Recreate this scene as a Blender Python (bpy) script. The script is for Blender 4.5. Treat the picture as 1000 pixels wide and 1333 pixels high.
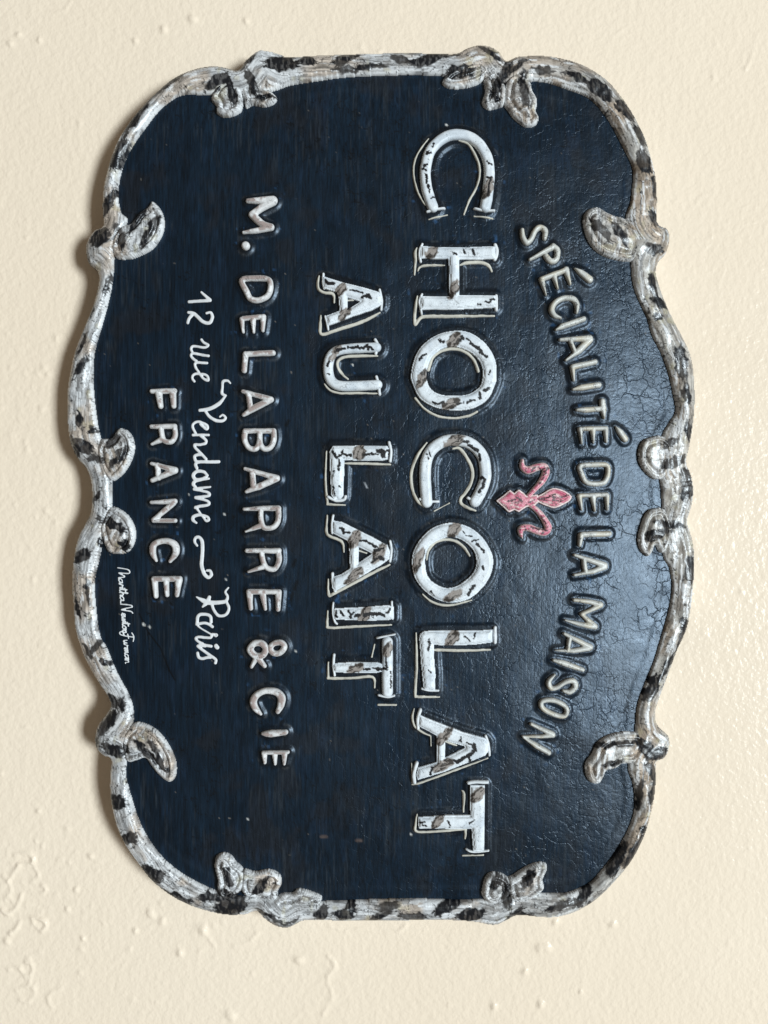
import bpy, math, random
import numpy as np

# ------------------------------------------------------------------ clear
for o in list(bpy.data.objects):
    bpy.data.objects.remove(o, do_unlink=True)
scene = bpy.context.scene
COL = scene.collection

# ------------------------------------------------------------------ camera, light, exposure
S = 0.00054            # metres per photo pixel on the wall plane (sign is about 0.61 m long)
DIST = 1200.0          # camera distance from the wall, in photo pixels (0.65 m)
cam_data = bpy.data.cameras.new('camera')
cam = bpy.data.objects.new('camera', cam_data)
COL.objects.link(cam)
cam.location = (0, -DIST * S, 0)
cam.rotation_euler = (math.radians(90), 0, 0)
cam_data.sensor_fit = 'VERTICAL'
cam_data.angle = 2 * math.atan(666.5 / DIST)
cam_data.clip_start = 0.01
cam_data.clip_end = 50
scene.camera = cam

world = bpy.data.worlds.new('World')
scene.world = world
world.use_nodes = True
bg = world.node_tree.nodes['Background']
bg.inputs['Color'].default_value = (1.0, 0.88, 0.71, 1)
bg.inputs['Strength'].default_value = 0.16

def area_lamp(name, loc, target, sx, sy, power, color):
    d = bpy.data.lights.new(name, 'AREA')
    d.shape = 'RECTANGLE'
    d.size = sx
    d.size_y = sy
    d.energy = power
    d.color = color
    o = bpy.data.objects.new(name, d)
    COL.objects.link(o)
    o.location = loc
    import mathutils
    v = mathutils.Vector(target) - mathutils.Vector(loc)
    o.rotation_euler = v.to_track_quat('-Z', 'Y').to_euler()
    return o

area_lamp('window_light', (5.95, -7.8, -0.66), (-0.7, 0, 0), 1.8, 2.7, 1240, (0.83, 0.94, 1.0))

vs = scene.view_settings
vs.view_transform = 'Standard'
vs.look = 'None'
vs.exposure = 0
vs.gamma = 1
vs.use_curve_mapping = False

# ------------------------------------------------------------------ numeric helpers
KS = (DIST - 33.0) / DIST      # the frame stands about 18 mm before the wall
KP = (DIST - 58.0) / DIST      # the convex panel and its lettering about 31 mm

def px2w(x, y, k=KS):
    return (np.asarray(x) - 500.0) * S * k, (666.5 - np.asarray(y)) * S * k

def smooth(a, b, v):
    t = np.clip((v - a) / (b - a), 0, 1)
    return t * t * (3 - 2 * t)

def hash2(ix, iy, seed):
    h = (ix.astype(np.int64) * 374761393 + iy.astype(np.int64) * 668265263 + seed * 1442695041) & 0xFFFFFFFF
    h = ((h ^ (h >> 13)) * 1274126177) & 0xFFFFFFFF
    h = ((h ^ (h >> 16)) * 2246822519) & 0xFFFFFFFF
    return ((h ^ (h >> 15)) & 0xFFFFFF) / float(0xFFFFFF)

def vn(x, y, seed=0):
    ix = np.floor(x); iy = np.floor(y)
    fx = x - ix; fy = y - iy
    fx = fx * fx * (3 - 2 * fx); fy = fy * fy * (3 - 2 * fy)
    a = hash2(ix, iy, seed); b = hash2(ix + 1, iy, seed)
    c = hash2(ix, iy + 1, seed); d = hash2(ix + 1, iy + 1, seed)
    return (a * (1 - fx) + b * fx) * (1 - fy) + (c * (1 - fx) + d * fx) * fy

def fbm(x, y, seed=0, octv=4):
    v = 0; amp = 0.5; tot = 0
    for i in range(octv):
        v = v + amp * vn(x * 2 ** i + 17.3 * i, y * 2 ** i - 9.1 * i, seed + i * 31)
        tot += amp
        amp *= 0.5
    return v / tot

def catmull(pts, closed=False, n=6):
    p = np.array(pts, float)
    m = len(p)
    if m < 3:
        return p
    out = []
    rng = range(m) if closed else range(m - 1)
    for i in rng:
        if closed:
            a, b, c, d = p[(i - 1) % m], p[i], p[(i + 1) % m], p[(i + 2) % m]
        else:
            a, b, c, d = p[max(i - 1, 0)], p[i], p[i + 1], p[min(i + 2, m - 1)]
        for k in range(n):
            t = k / n
            out.append(0.5 * ((2 * b) + (-a + c) * t + (2 * a - 5 * b + 4 * c - d) * t * t + (-a + 3 * b - 3 * c + d) * t ** 3))
    if not closed:
        out.append(p[-1])
    return np.array(out)

class Grid:
    def __init__(s, x0, y0, x1, y1, step):
        s.x0, s.y0, s.step = x0, y0, step
        s.nx = int(math.ceil((x1 - x0) / step)) + 1
        s.ny = int(math.ceil((y1 - y0) / step)) + 1
        s.xs = x0 + np.arange(s.nx) * step
        s.ys = y0 + np.arange(s.ny) * step
        s.X, s.Y = np.meshgrid(s.xs, s.ys)

BIG = 60.0

def window(g, xa, ya, xb, yb, m):
    i0 = max(int((min(xa, xb) - m - g.x0) / g.step), 0)
    i1 = min(int((max(xa, xb) + m - g.x0) / g.step) + 2, g.nx)
    j0 = max(int((min(ya, yb) - m - g.y0) / g.step), 0)
    j1 = min(int((max(ya, yb) + m - g.y0) / g.step) + 2, g.ny)
    return i0, i1, j0, j1

def seg_dist(X, Y, xa, ya, xb, yb):
    dx, dy = xb - xa, yb - ya
    L2 = dx * dx + dy * dy + 1e-9
    t = np.clip(((X - xa) * dx + (Y - ya) * dy) / L2, 0, 1)
    return np.hypot(X - xa - t * dx, Y - ya - t * dy), t

def poly_sdf(g, rings, arc=False, reach=BIG):
    D = np.full((g.ny, g.nx), reach)
    A = np.zeros((g.ny, g.nx)) if arc else None
    P = np.zeros((g.ny, g.nx), bool)
    for ring in rings:
        n = len(ring); acc = 0.0
        for i in range(n):
            xa, ya = ring[i][:2]; xb, yb = ring[(i + 1) % n][:2]
            L = math.hypot(xb - xa, yb - ya)
            i0, i1, j0, j1 = window(g, xa, ya, xb, yb, reach)
            if i1 > i0 and j1 > j0:
                d, t = seg_dist(g.X[j0:j1, i0:i1], g.Y[j0:j1, i0:i1], xa, ya, xb, yb)
                cur = D[j0:j1, i0:i1]
                m = d < cur
                cur[m] = d[m]
                if arc:
                    A[j0:j1, i0:i1][m] = (acc + t * L)[m]
            acc += L
            if ya != yb:
                lo, hi = (ya, yb) if ya < yb else (yb, ya)
                rows = np.where((g.ys >= lo) & (g.ys < hi))[0]
                for r in rows:
                    xi = xa + (g.ys[r] - ya) * (xb - xa) / (yb - ya)
                    P[r, :max(0, min(g.nx, int(math.ceil((xi - g.x0) / g.step))))] ^= True
    D = np.where(P, -D, D)
    return (D, A) if arc else D

def stroke_sdf(g, pts, reach=30):
    D = np.full((g.ny, g.nx), float(reach))
    for i in range(len(pts) - 1):
        xa, ya, wa = pts[i]; xb, yb, wb = pts[i + 1]
        i0, i1, j0, j1 = window(g, xa, ya, xb, yb, reach)
        if i1 <= i0 or j1 <= j0:
            continue
        d, t = seg_dist(g.X[j0:j1, i0:i1], g.Y[j0:j1, i0:i1], xa, ya, xb, yb)
        d = d - 0.5 * (wa + t * (wb - wa))
        cur = D[j0:j1, i0:i1]
        np.minimum(cur, d, out=cur)
    return D

# shapes: ('poly', [rings]) or ('stroke', pts); the last item is the relief style
def shape_sdf(g, sh):
    if sh[0] == 'poly':
        return poly_sdf(g, sh[1], reach=30) - 0.6
    return stroke_sdf(g, sh[1])

def shapes_bbox(shs):
    xs, ys = [], []
    for sh in shs:
        if sh[0] == 'poly':
            for r in sh[1]:
                for p in r:
                    xs.append(p[0]); ys.append(p[1])
        else:
            for p in sh[1]:
                w = p[2] / 2
                xs += [p[0] - w, p[0] + w]; ys += [p[1] - w, p[1] + w]
    return min(xs), min(ys), max(xs), max(ys)

def link_mesh(name, V, F, colors, mat, parent, k=KS, label=None, attrs=None):
    """V in photo px: x, y, height above the wall; becomes one mesh object with its origin at its own centre"""
    X, Z = px2w(V[:, 0], V[:, 1], k)
    Y = -V[:, 2] * S
    co = np.stack([X, Y, Z], 1)
    c = np.array([(X.min() + X.max()) / 2, Y.max(), (Z.min() + Z.max()) / 2])
    co = co - c
    me = bpy.data.meshes.new(name)
    me.vertices.add(len(co))
    me.vertices.foreach_set('co', co.ravel())
    nf = len(F)
    me.loops.add(nf * 4)
    me.loops.foreach_set('vertex_index', F.ravel().astype(np.int32))
    me.polygons.add(nf)
    me.polygons.foreach_set('loop_start', np.arange(0, nf * 4, 4, dtype=np.int32))
    me.polygons.foreach_set('use_smooth', np.ones(nf, bool))
    me.update(calc_edges=True)
    if colors is not None:
        a = me.attributes.new('paint', 'FLOAT_COLOR', 'POINT')
        rgba = np.ones((len(co), 4), np.float32)
        rgba[:, :3] = colors
        a.data.foreach_set('color', rgba.ravel())
    me.materials.append(mat)
    o = bpy.data.objects.new(name, me)
    COL.objects.link(o)
    o.location = c
    if parent is not None:
        o.parent = parent
        # parents sit at known places: subtract their world location
        p = parent
        off = np.zeros(3)
        while p is not None:
            off += np.array(p.location); p = p.parent
        o.location = c - off
    if label:
        o['label'] = label
    return o

def field_faces(g, d):
    """quads of the grid cells touched by d<0, border vertices pulled onto the outline, plus the rim edges"""
    ins = d < 0
    cell = ins[:-1, :-1] | ins[1:, :-1] | ins[:-1, 1:] | ins[1:, 1:]
    used = np.zeros_like(ins)
    used[:-1, :-1] |= cell; used[1:, :-1] |= cell; used[:-1, 1:] |= cell; used[1:, 1:] |= cell
    gy, gx = np.gradient(d, g.step)
    n = np.hypot(gx, gy) + 1e-6
    gx, gy = gx / n, gy / n
    mv = np.where(d > 0, np.minimum(d, 1.45 * g.step), 0)
    PX = g.X - mv * gx
    PY = g.Y - mv * gy
    idx = -np.ones(d.shape, np.int64)
    idx[used] = np.arange(used.sum())
    jj, ii = np.where(cell)
    # viewed from -Y with z up, y px runs down: this winding faces the camera
    F = np.stack([idx[jj, ii], idx[jj + 1, ii], idx[jj + 1, ii + 1], idx[jj, ii + 1]], 1)
    return used, PX[used], PY[used], F

def rim_edges(F, nv):
    e = np.concatenate([F[:, [0, 1]], F[:, [1, 2]], F[:, [2, 3]], F[:, [3, 0]]])
    key = np.sort(e, 1)
    k = key[:, 0] * nv + key[:, 1]
    u, first, cnt = np.unique(k, return_index=True, return_counts=True)
    return e[first[cnt == 1]]

def solid(name, g, d, h, zbottom, colors, mat, parent, label=None, k=KS):
    """relief from a signed distance field: top surface at height h, sides down to zbottom"""
    used, X, Y, F = field_faces(g, d)
    H = h[used]
    V = np.stack([X, Y, H], 1)
    C = colors[used]
    E = rim_edges(F, len(V))
    rv = np.unique(E)
    mp = -np.ones(len(V), np.int64); mp[rv] = len(V) + np.arange(len(rv))
    zb = zbottom[used][rv] if isinstance(zbottom, np.ndarray) else np.full(len(rv), zbottom)
    V2 = np.stack([X[rv], Y[rv], zb], 1)
    F2 = np.stack([E[:, 1], E[:, 0], mp[E[:, 0]], mp[E[:, 1]]], 1)
    V = np.concatenate([V, V2]); C = np.concatenate([C, C[rv]])
    F = np.concatenate([F, F2])
    return link_mesh(name, V, F, C, mat, parent, k, label)

# ------------------------------------------------------------------ materials
def new_mat(name):
    m = bpy.data.materials.new(name)
    m.use_nodes = True
    nt = m.node_tree
    b = nt.nodes['Principled BSDF']
    return m, nt, b

def nd(nt, t, **kw):
    n = nt.nodes.new(t)
    for k_, v in kw.items():
        setattr(n, k_, v)
    return n

def coords(nt, scale=(1, 1, 1)):
    g = nd(nt, 'ShaderNodeNewGeometry')
    m = nd(nt, 'ShaderNodeMapping')
    m.inputs['Scale'].default_value = scale
    nt.links.new(g.outputs['Position'], m.inputs['Vector'])
    return m.outputs['Vector']

def noise(nt, vec, scale, detail=3, rough=0.55):
    n = nd(nt, 'ShaderNodeTexNoise')
    n.inputs['Scale'].default_value = scale
    n.inputs['Detail'].default_value = detail
    n.inputs['Roughness'].default_value = rough
    nt.links.new(vec, n.inputs['Vector'])
    return n.outputs['Fac']

def ramp(nt, fac, a, b, va=0.0, vb=1.0):
    r = nd(nt, 'ShaderNodeMapRange')
    r.inputs['From Min'].default_value = a
    r.inputs['From Max'].default_value = b
    r.inputs['To Min'].default_value = va
    r.inputs['To Max'].default_value = vb
    nt.links.new(fac, r.inputs['Value'])
    return r.outputs['Result']

def math_n(nt, op, a, b):
    n = nd(nt, 'ShaderNodeMath', operation=op)
    for i, v in enumerate((a, b)):
        if isinstance(v, (int, float)):
            n.inputs[i].default_value = v
        else:
            nt.links.new(v, n.inputs[i])
    return n.outputs[0]

def paint_mat(name, rough, spec, bump_mm, fine_scale, stretch=(1, 1, 1), var=0.25, coat=0.0):
    """painted metal: paint colours stored on the vertices, broken up by fine grain and relief"""
    m, nt, b = new_mat(name)
    at = nd(nt, 'ShaderNodeAttribute', attribute_name='paint')
    v = coords(nt, stretch)
    f = noise(nt, v, fine_scale, 4)
    mul = ramp(nt, f, 0.25, 0.75, 1 - var, 1 + var)
    mix = nd(nt, 'ShaderNodeVectorMath', operation='SCALE')
    nt.links.new(at.outputs['Color'], mix.inputs[0])
    nt.links.new(mul, mix.inputs['Scale'])
    nt.links.new(mix.outputs[0], b.inputs['Base Color'])
    f2 = noise(nt, coords(nt), fine_scale * 0.6, 3)
    nt.links.new(ramp(nt, f2, 0.3, 0.7, rough - 0.1, rough + 0.1), b.inputs['Roughness'])
    b.inputs['Specular IOR Level'].default_value = spec
    b.inputs['Coat Weight'].default_value = coat
    bp = nd(nt, 'ShaderNodeBump')
    bp.inputs['Strength'].default_value = 1.0
    bp.inputs['Distance'].default_value = bump_mm * 0.001
    nt.links.new(f, bp.inputs['Height'])
    nt.links.new(bp.outputs['Normal'], b.inputs['Normal'])
    return m

M_FRAME = paint_mat('distressed silver paint', 0.32, 0.5, 0.12, 800, var=0.14)
M_LETTER = paint_mat('weathered white paint', 0.45, 0.4, 0.16, 1100, var=0.10)
M_CREAM = paint_mat('weathered cream paint', 0.36, 0.5, 0.16, 1100, var=0.12)
M_THIN = paint_mat('brushed white line paint', 0.5, 0.3, 0.05, 900, var=0.06)
M_PINK = paint_mat('weathered pink paint', 0.4, 0.45, 0.2, 1000, var=0.18)

def panel_mat():
    m, nt, b = new_mat('navy crackled paint')
    at = nd(nt, 'ShaderNodeAttribute', attribute_name='paint')
    streak = noise(nt, coords(nt, (1, 1, 0.07)), 900, 4, 0.6)
    grain = noise(nt, coords(nt), 700, 3)
    k1 = ramp(nt, streak, 0.3, 0.7, 0.40, 1.65)
    mix = nd(nt, 'ShaderNodeVectorMath', operation='SCALE')
    nt.links.new(at.outputs['Color'], mix.inputs[0])
    nt.links.new(k1, mix.inputs['Scale'])
    nt.links.new(mix.outputs[0], b.inputs['Base Color'])
    # brushed streaks on the lower half of the design, leathery crackle on the upper half (photo: right)
    sep = nd(nt, 'ShaderNodeSeparateXYZ')
    g = nd(nt, 'ShaderNodeNewGeometry')
    nt.links.new(g.outputs['Position'], sep.inputs[0])
    right = ramp(nt, sep.outputs['X'], -0.05, 0.13)
    warp = nd(nt, 'ShaderNodeTexNoise')
    warp.inputs['Scale'].default_value = 160
    warp.inputs['Detail'].default_value = 3
    nt.links.new(g.outputs['Position'], warp.inputs['Vector'])
    add = nd(nt, 'ShaderNodeVectorMath', operation='MULTIPLY_ADD')
    nt.links.new(warp.outputs['Color'], add.inputs[0])
    add.inputs[1].default_value = (0.012, 0.012, 0.012)
    nt.links.new(g.outputs['Position'], add.inputs[2])
    vo = nd(nt, 'ShaderNodeTexVoronoi', feature='DISTANCE_TO_EDGE')
    vo.inputs['Scale'].default_value = 95
    nt.links.new(add.outputs[0], vo.inputs['Vector'])
    crack = ramp(nt, vo.outputs['Distance'], 0.0, 0.055)
    cmask = ramp(nt, noise(nt, coords(nt), 34, 3), 0.38, 0.66)
    crk = math_n(nt, 'MULTIPLY', math_n(nt, 'SUBTRACT', crack, 1.0), cmask)      # <= 0 in the cracks
    lea = noise(nt, add.outputs[0], 420, 4, 0.6)
    lea = math_n(nt, 'ABSOLUTE', math_n(nt, 'SUBTRACT', lea, 0.5), 0)
    wf = nd(nt, 'ShaderNodeTexNoise')
    wf.inputs['Scale'].default_value = 420
    wf.inputs['Detail'].default_value = 3
    nt.links.new(g.outputs['Position'], wf.inputs['Vector'])
    adf = nd(nt, 'ShaderNodeVectorMath', operation='MULTIPLY_ADD')
    nt.links.new(wf.outputs['Color'], adf.inputs[0])
    adf.inputs[1].default_value = (0.0028, 0.0028, 0.0028)
    nt.links.new(g.outputs['Position'], adf.inputs[2])
    vf = nd(nt, 'ShaderNodeTexVoronoi', feature='DISTANCE_TO_EDGE')
    vf.inputs['Scale'].default_value = 210
    nt.links.new(adf.outputs[0], vf.inputs['Vector'])
    fine = ramp(nt, vf.outputs['Distance'], 0.0, 0.25, 0.0, 0.5)
    rgt = math_n(nt, 'ADD', math_n(nt, 'MULTIPLY', right, 0.7), 0.30)
    lea = math_n(nt, 'MULTIPLY', math_n(nt, 'ADD', math_n(nt, 'MULTIPLY', lea, 0.40), math_n(nt, 'MULTIPLY', fine, 0.26)), rgt)
    hgt = math_n(nt, 'ADD', lea, math_n(nt, 'MULTIPLY', math_n(nt, 'MULTIPLY', crk, rgt), 0.40))
    hgt = math_n(nt, 'ADD', hgt, math_n(nt, 'MULTIPLY', streak, 0.20))
    hgt = math_n(nt, 'ADD', hgt, math_n(nt, 'MULTIPLY', grain, 0.12))
    bp = nd(nt, 'ShaderNodeBump')
    bp.inputs['Strength'].default_value = 1.0
    bp.inputs['Distance'].default_value = 0.00042
    nt.links.new(hgt, bp.inputs['Height'])
    nt.links.new(bp.outputs['Normal'], b.inputs['Normal'])
    nt.links.new(ramp(nt, noise(nt, coords(nt), 60, 3), 0.3, 0.7, 0.32, 0.41), b.inputs['Roughness'])
    b.inputs['Specular IOR Level'].default_value = 0.50
    b.inputs['Specular Tint'].default_value = (0.71, 0.84, 1.0, 1)
    return m

M_PANEL = panel_mat()

def wall_mat():
    m, nt, b = new_mat('cream wall paint')
    n1 = noise(nt, coords(nt), 3.0, 3)
    mixc = nd(nt, 'ShaderNodeMix', data_type='RGBA')
    nt.links.new(ramp(nt, n1, 0.35, 0.65), mixc.inputs['Factor'])
    mixc.inputs['A'].default_value = (0.850, 0.707, 0.556, 1)
    mixc.inputs['B'].default_value = (0.876, 0.737, 0.588, 1)
    # a few tiny specks of dirt
    sp = noise(nt, coords(nt), 150, 2)
    spk = ramp(nt, sp, 0.80, 0.84)
    mix2 = nd(nt, 'ShaderNodeMix', data_type='RGBA')
    nt.links.new(spk, mix2.inputs['Factor'])
    nt.links.new(mixc.outputs['Result'], mix2.inputs['A'])
    mix2.inputs['B'].default_value = (0.35, 0.28, 0.2, 1)
    nt.links.new(mix2.outputs['Result'], b.inputs['Base Color'])
    peel = noise(nt, coords(nt), 240, 2, 0.5)
    peel2 = noise(nt, coords(nt), 90, 2, 0.5)
    h = math_n(nt, 'ADD', math_n(nt, 'MULTIPLY', peel, 0.75), math_n(nt, 'MULTIPLY', peel2, 0.5))
    bp = nd(nt, 'ShaderNodeBump')
    bp.inputs['Strength'].default_value = 1.0
    bp.inputs['Distance'].default_value = 0.0008
    nt.links.new(h, bp.inputs['Height'])
    nt.links.new(bp.outputs['Normal'], b.inputs['Normal'])
    b.inputs['Roughness'].default_value = 0.20
    b.inputs['Specular IOR Level'].default_value = 0.09
    return m

M_WALL = wall_mat()

# ------------------------------------------------------------------ the wall
def build_wall():
    dense_x = np.arange(-80, 1081, 2.2)
    dense_y = np.arange(-80, 1414, 2.2)
    def ext(d, far):
        lo = d[0] - np.geomspace(4, far, 26)[::-1]
        hi = d[-1] + np.geomspace(4, far, 26)
        return np.concatenate([lo, d, hi])
    xs = ext(dense_x, 2600); ys = ext(dense_y, 2600)
    X, Y = np.meshgrid(xs, ys)
    H = (fbm(X / 130, Y / 130, 5, 3) - 0.5) * 1.6
    rnd = random.Random(4)
    def stamp(x, y, r, h, ex=1.0, ang=0.0):
        i0, i1 = np.searchsorted(xs, [x - 3 * r * ex, x + 3 * r * ex])
        j0, j1 = np.searchsorted(ys, [y - 3 * r * ex, y + 3 * r * ex])
        if i1 <= i0 or j1 <= j0:
            return
        dx = X[j0:j1, i0:i1] - x; dy = Y[j0:j1, i0:i1] - y
        c, s_ = math.cos(ang), math.sin(ang)
        u = (dx * c + dy * s_) / ex; v = -dx * s_ + dy * c
        q = np.exp(-((u * u + v * v) / (r * r)) ** 1.6)
        H[j0:j1, i0:i1] = np.maximum(H[j0:j1, i0:i1], H[j0:j1, i0:i1] * (1 - q) + (H[j0:j1, i0:i1] + h) * q)
    def ridge(pts, r, h):
        P = catmull(pts, n=8)
        for a in P:
            stamp(a[0] + rnd.uniform(-.6, .6), a[1] + rnd.uniform(-.6, .6), r * rnd.uniform(.8, 1.25), h * 0.35)
    # paint drops scattered over the wall, denser by the photo's lower left
    for i in range(90):
        x = rnd.uniform(-70, 1070); y = rnd.uniform(-70, 1400)
        stamp(x, y, rnd.uniform(1.8, 3.2), rnd.uniform(.4, 1.0), rnd.uniform(1, 1.8), rnd.uniform(0, 3.1))
    for i in range(60):
        x = abs(rnd.gauss(0, 150)) - 10; y = 1150 + rnd.gauss(0, 110)
        stamp(x, y, rnd.uniform(2.0, 3.6), rnd.uniform(.5, 1.3), rnd.uniform(1, 1.7), rnd.uniform(0, 3.1))
    for i in range(40):
        x = rnd.uniform(0, 90); y = rnd.uniform(380, 760)
        stamp(x, y, rnd.uniform(1.8, 3.2), rnd.uniform(.5, 1.2), rnd.uniform(1, 1.7), rnd.uniform(1.0, 2.0))
    for (x, y, r) in [(24, 45, 3), (13, 56, 3.5), (51, 52, 3), (213, 38, 4), (251, 25, 5), (320, 27, 3), (176, 53, 3),
                      (196, 1189, 5), (211, 1199, 4.5), (264, 1210, 6), (234, 1240, 4), (108, 1222, 3), (99, 1158, 3),
                      (88, 1184, 2.6), (118, 1115, 3), (176, 1212, 3), (9, 1225, 4), (50, 1056, 2.5), (389, 1250, 5),
                      (703, 1234, 5), (712, 1234, 5), (723, 1200, 3.5), (683, 1265, 4), (704, 1308, 4), (643, 1310, 4),
                      (798, 1203, 4), (300, 1322, 6)]:
        stamp(x, y, r, 2.2, 1.3, rnd.uniform(0, 3))
    for pts, r, h in [([(18, 1114), (34, 1111), (43, 1118), (40, 1124), (24, 1126)], 2.4, 2.2),
                      ([(24, 1126), (18, 1136), (10, 1148)], 2.6, 2.0),
                      ([(28, 1163), (22, 1180), (10, 1190), (2, 1184)], 2.6, 2.4),
                      ([(26, 1200), (20, 1210), (12, 1216)], 2.6, 2.2),
                      ([(40, 1195), (52, 1196), (60, 1202), (54, 1212), (42, 1200)], 2.4, 2.2),
                      ([(32, 1252), (42, 1256), (40, 1270), (38, 1282)], 2.2, 2.0),
                      ([(20, 1290), (34, 1284), (46, 1290), (38, 1304), (26, 1302)], 2.2, 1.6),
                      ([(54, 1152), (60, 1158), (54, 1164)], 2.0, 1.8),
                      ([(264, 1210), (272, 1222), (280, 1232)], 2.0, 1.6),
                      ([(304, 1232), (324, 1226), (336, 1214)], 2.4, 1.6),
                      ([(776, 1184), (766, 1228), (758, 1284), (755, 1292)], 1.7, 1.5),
                      ([(430, 1206), (448, 1212), (470, 1210), (490, 1213), (515, 1214), (528, 1205)], 2.0, 1.8),
                      ([(92, 1318), (94, 1333)], 2.6, 1.6),
                      ([(427, 1244), (436, 1258), (426, 1274), (432, 1296), (420, 1322)], 2.6, 2.0),
                      ([(4, 1140), (14, 1158), (6, 1172)], 2.4, 1.8), ([(44, 1128), (50, 1140), (40, 1150)], 2.2, 1.6),
                      ([(70, 1290), (62, 1300), (68, 1312)], 2.2, 1.5), ([(10, 1262), (22, 1258), (30, 1266)], 2.2, 1.5),
                      ([(985, 45), (978, 75), (970, 90)], 2.2, 1.4),
                      ([(830, 25), (812, 38), (803, 44)], 1.6, 1.1),
                      ([(68, 15), (80, 15), (88, 8), (92, 0)], 1.6, 1.2)]:
        ridge(pts, r, h)
    ny, nx = X.shape
    idx = np.arange(nx * ny).reshape(ny, nx)
    F = np.stack([idx[:-1, :-1].ravel(), idx[1:, :-1].ravel(), idx[1:, 1:].ravel(), idx[:-1, 1:].ravel()], 1)
    V = np.stack([X.ravel(), Y.ravel(), H.ravel() - 0.8], 1)
    o = link_mesh('wall', V, F, None, M_WALL, None, k=1.0)
    o['kind'] = 'structure'
    o['label'] = 'cream painted wall with orange-peel texture and small paint drips'
    return o

build_wall()

# ------------------------------------------------------------------ tracing helpers: zoom window -> photo px
def T(x0, y0, f):
    return lambda pts: [(x0 + p[0] * f, y0 + p[1] * f) + tuple(q * f for q in p[2:3]) for p in pts]

TA = T(80, 40, .3); TB = T(360, 40, .3); TC = T(630, 40, .3)
TD = T(80, 430, .3); TF = T(630, 430, .3)
TG = T(80, 820, .3); TH = T(360, 820, .3); TI = T(630, 820, .3)

OUTER = (TA([(850, 95), (800, 135), (768, 178), (700, 162), (640, 160), (560, 180), (490, 215), (420, 275), (360, 335), (300, 410),
             (250, 490), (215, 580), (190, 680), (183, 770), (187, 852), (150, 870), (118, 910), (108, 950), (120, 1010), (155, 1040),
             (168, 1075), (160, 1130), (140, 1200), (110, 1270)])
         + TD([(65, 80), (45, 160), (30, 250), (27, 340), (32, 430), (45, 500), (75, 560), (110, 600), (130, 650), (137, 710),
               (130, 790), (105, 840), (75, 900), (60, 960), (50, 1040), (48, 1120), (55, 1200), (62, 1290)])
         + TG([(95, 100), (130, 170), (170, 230), (210, 285), (222, 325), (200, 365), (165, 410), (150, 465), (158, 510), (190, 540),
               (223, 555), (218, 620), (217, 690), (225, 760), (245, 840), (280, 920), (335, 1000), (400, 1080), (480, 1145),
               (550, 1185), (630, 1215), (720, 1233), (800, 1230), (848, 1214), (880, 1245), (930, 1280)])
         + TH([(50, 1287), (90, 1270), (130, 1255), (300, 1258), (500, 1258), (700, 1255), (850, 1262), (940, 1277)])
         + TI([(90, 1260), (145, 1234), (220, 1240), (300, 1243), (380, 1225), (440, 1195), (500, 1150), (570, 1075), (630, 1000),
               (680, 910), (710, 830), (735, 720), (743, 600), (741, 567), (780, 550), (803, 500), (795, 455), (760, 425), (740, 390),
               (740, 340), (760, 280), (800, 180), (840, 80)])
         + TF([(880, 1290), (900, 1180), (912, 1050), (910, 950), (895, 880), (880, 830), (900, 760), (908, 690), (895, 620), (876, 572),
               (895, 480), (912, 350), (912, 230), (900, 130), (870, 50)])
         + TC([(800, 1220), (760, 1130), (740, 1060), (750, 1010), (785, 970), (802, 910), (790, 865), (746, 840), (747, 740), (740, 640),
               (720, 560), (690, 470), (640, 370), (580, 280), (520, 215), (440, 160), (360, 130), (280, 115), (200, 113), (140, 118),
               (95, 136), (70, 100), (30, 75)])
         + TB([(880, 68), (830, 80), (780, 105), (700, 105), (550, 102), (400, 105), (200, 112), (50, 120)])
         + TA([(970, 115), (930, 100), (880, 90)]))

INNER = (TA([(300, 835), (270, 800), (258, 740), (262, 660), (285, 580), (320, 510), (370, 440), (430, 360), (490, 310), (540, 290),
             (640, 292), (750, 292), (850, 290), (935, 272)])
         + TB([(60, 250), (150, 235), (280, 215), (400, 207), (550, 203), (690, 205), (800, 215), (900, 230)])
         + TC([(100, 240), (205, 230), (270, 235), (350, 262), (440, 300), (500, 355), (550, 430), (590, 510), (625, 580), (640, 630),
               (633, 700), (625, 760), (605, 815), (600, 900), (615, 980), (625, 1000), (628, 1060), (640, 1130), (670, 1200), (700, 1260)])
         + TF([(720, 30), (760, 100), (795, 190), (815, 270), (828, 350), (800, 400), (768, 455), (755, 550), (755, 640), (760, 690),
               (765, 770), (762, 880), (772, 980), (800, 1030), (812, 1110), (800, 1200)])
         + TI([(765, 20), (730, 130), (695, 210), (660, 300), (648, 370), (645, 435), (630, 510), (615, 590), (635, 650), (645, 720),
               (640, 790), (615, 860), (570, 940), (520, 1010), (460, 1080), (400, 1115), (340, 1132), (265, 1132), (130, 1140)])
         + TH([(890, 1158), (760, 1160), (570, 1155), (400, 1160), (200, 1167), (60, 1160)])
         + TG([(850, 1150), (760, 1140), (670, 1117), (590, 1080), (510, 1030), (440, 965), (385, 890), (345, 810), (320, 730), (300, 660),
               (292, 615), (300, 520), (325, 395), (325, 330), (305, 270), (270, 210), (235, 140), (205, 70)])
         + TD([(180, 1333), (165, 1270), (155, 1180), (150, 1100), (160, 1040), (178, 970), (200, 860), (230, 770), (232, 720), (230, 650),
               (200, 540), (172, 440), (160, 370), (148, 280), (145, 190), (150, 100)])
         + TA([(190, 1270), (220, 1160), (235, 1080), (240, 1000), (262, 910)]))
OUTER = [tuple(p) for p in catmull([p[:2] for p in OUTER], True, 4)]
INNER = [tuple(p) for p in catmull([p[:2] for p in INNER], True, 4)]

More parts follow.
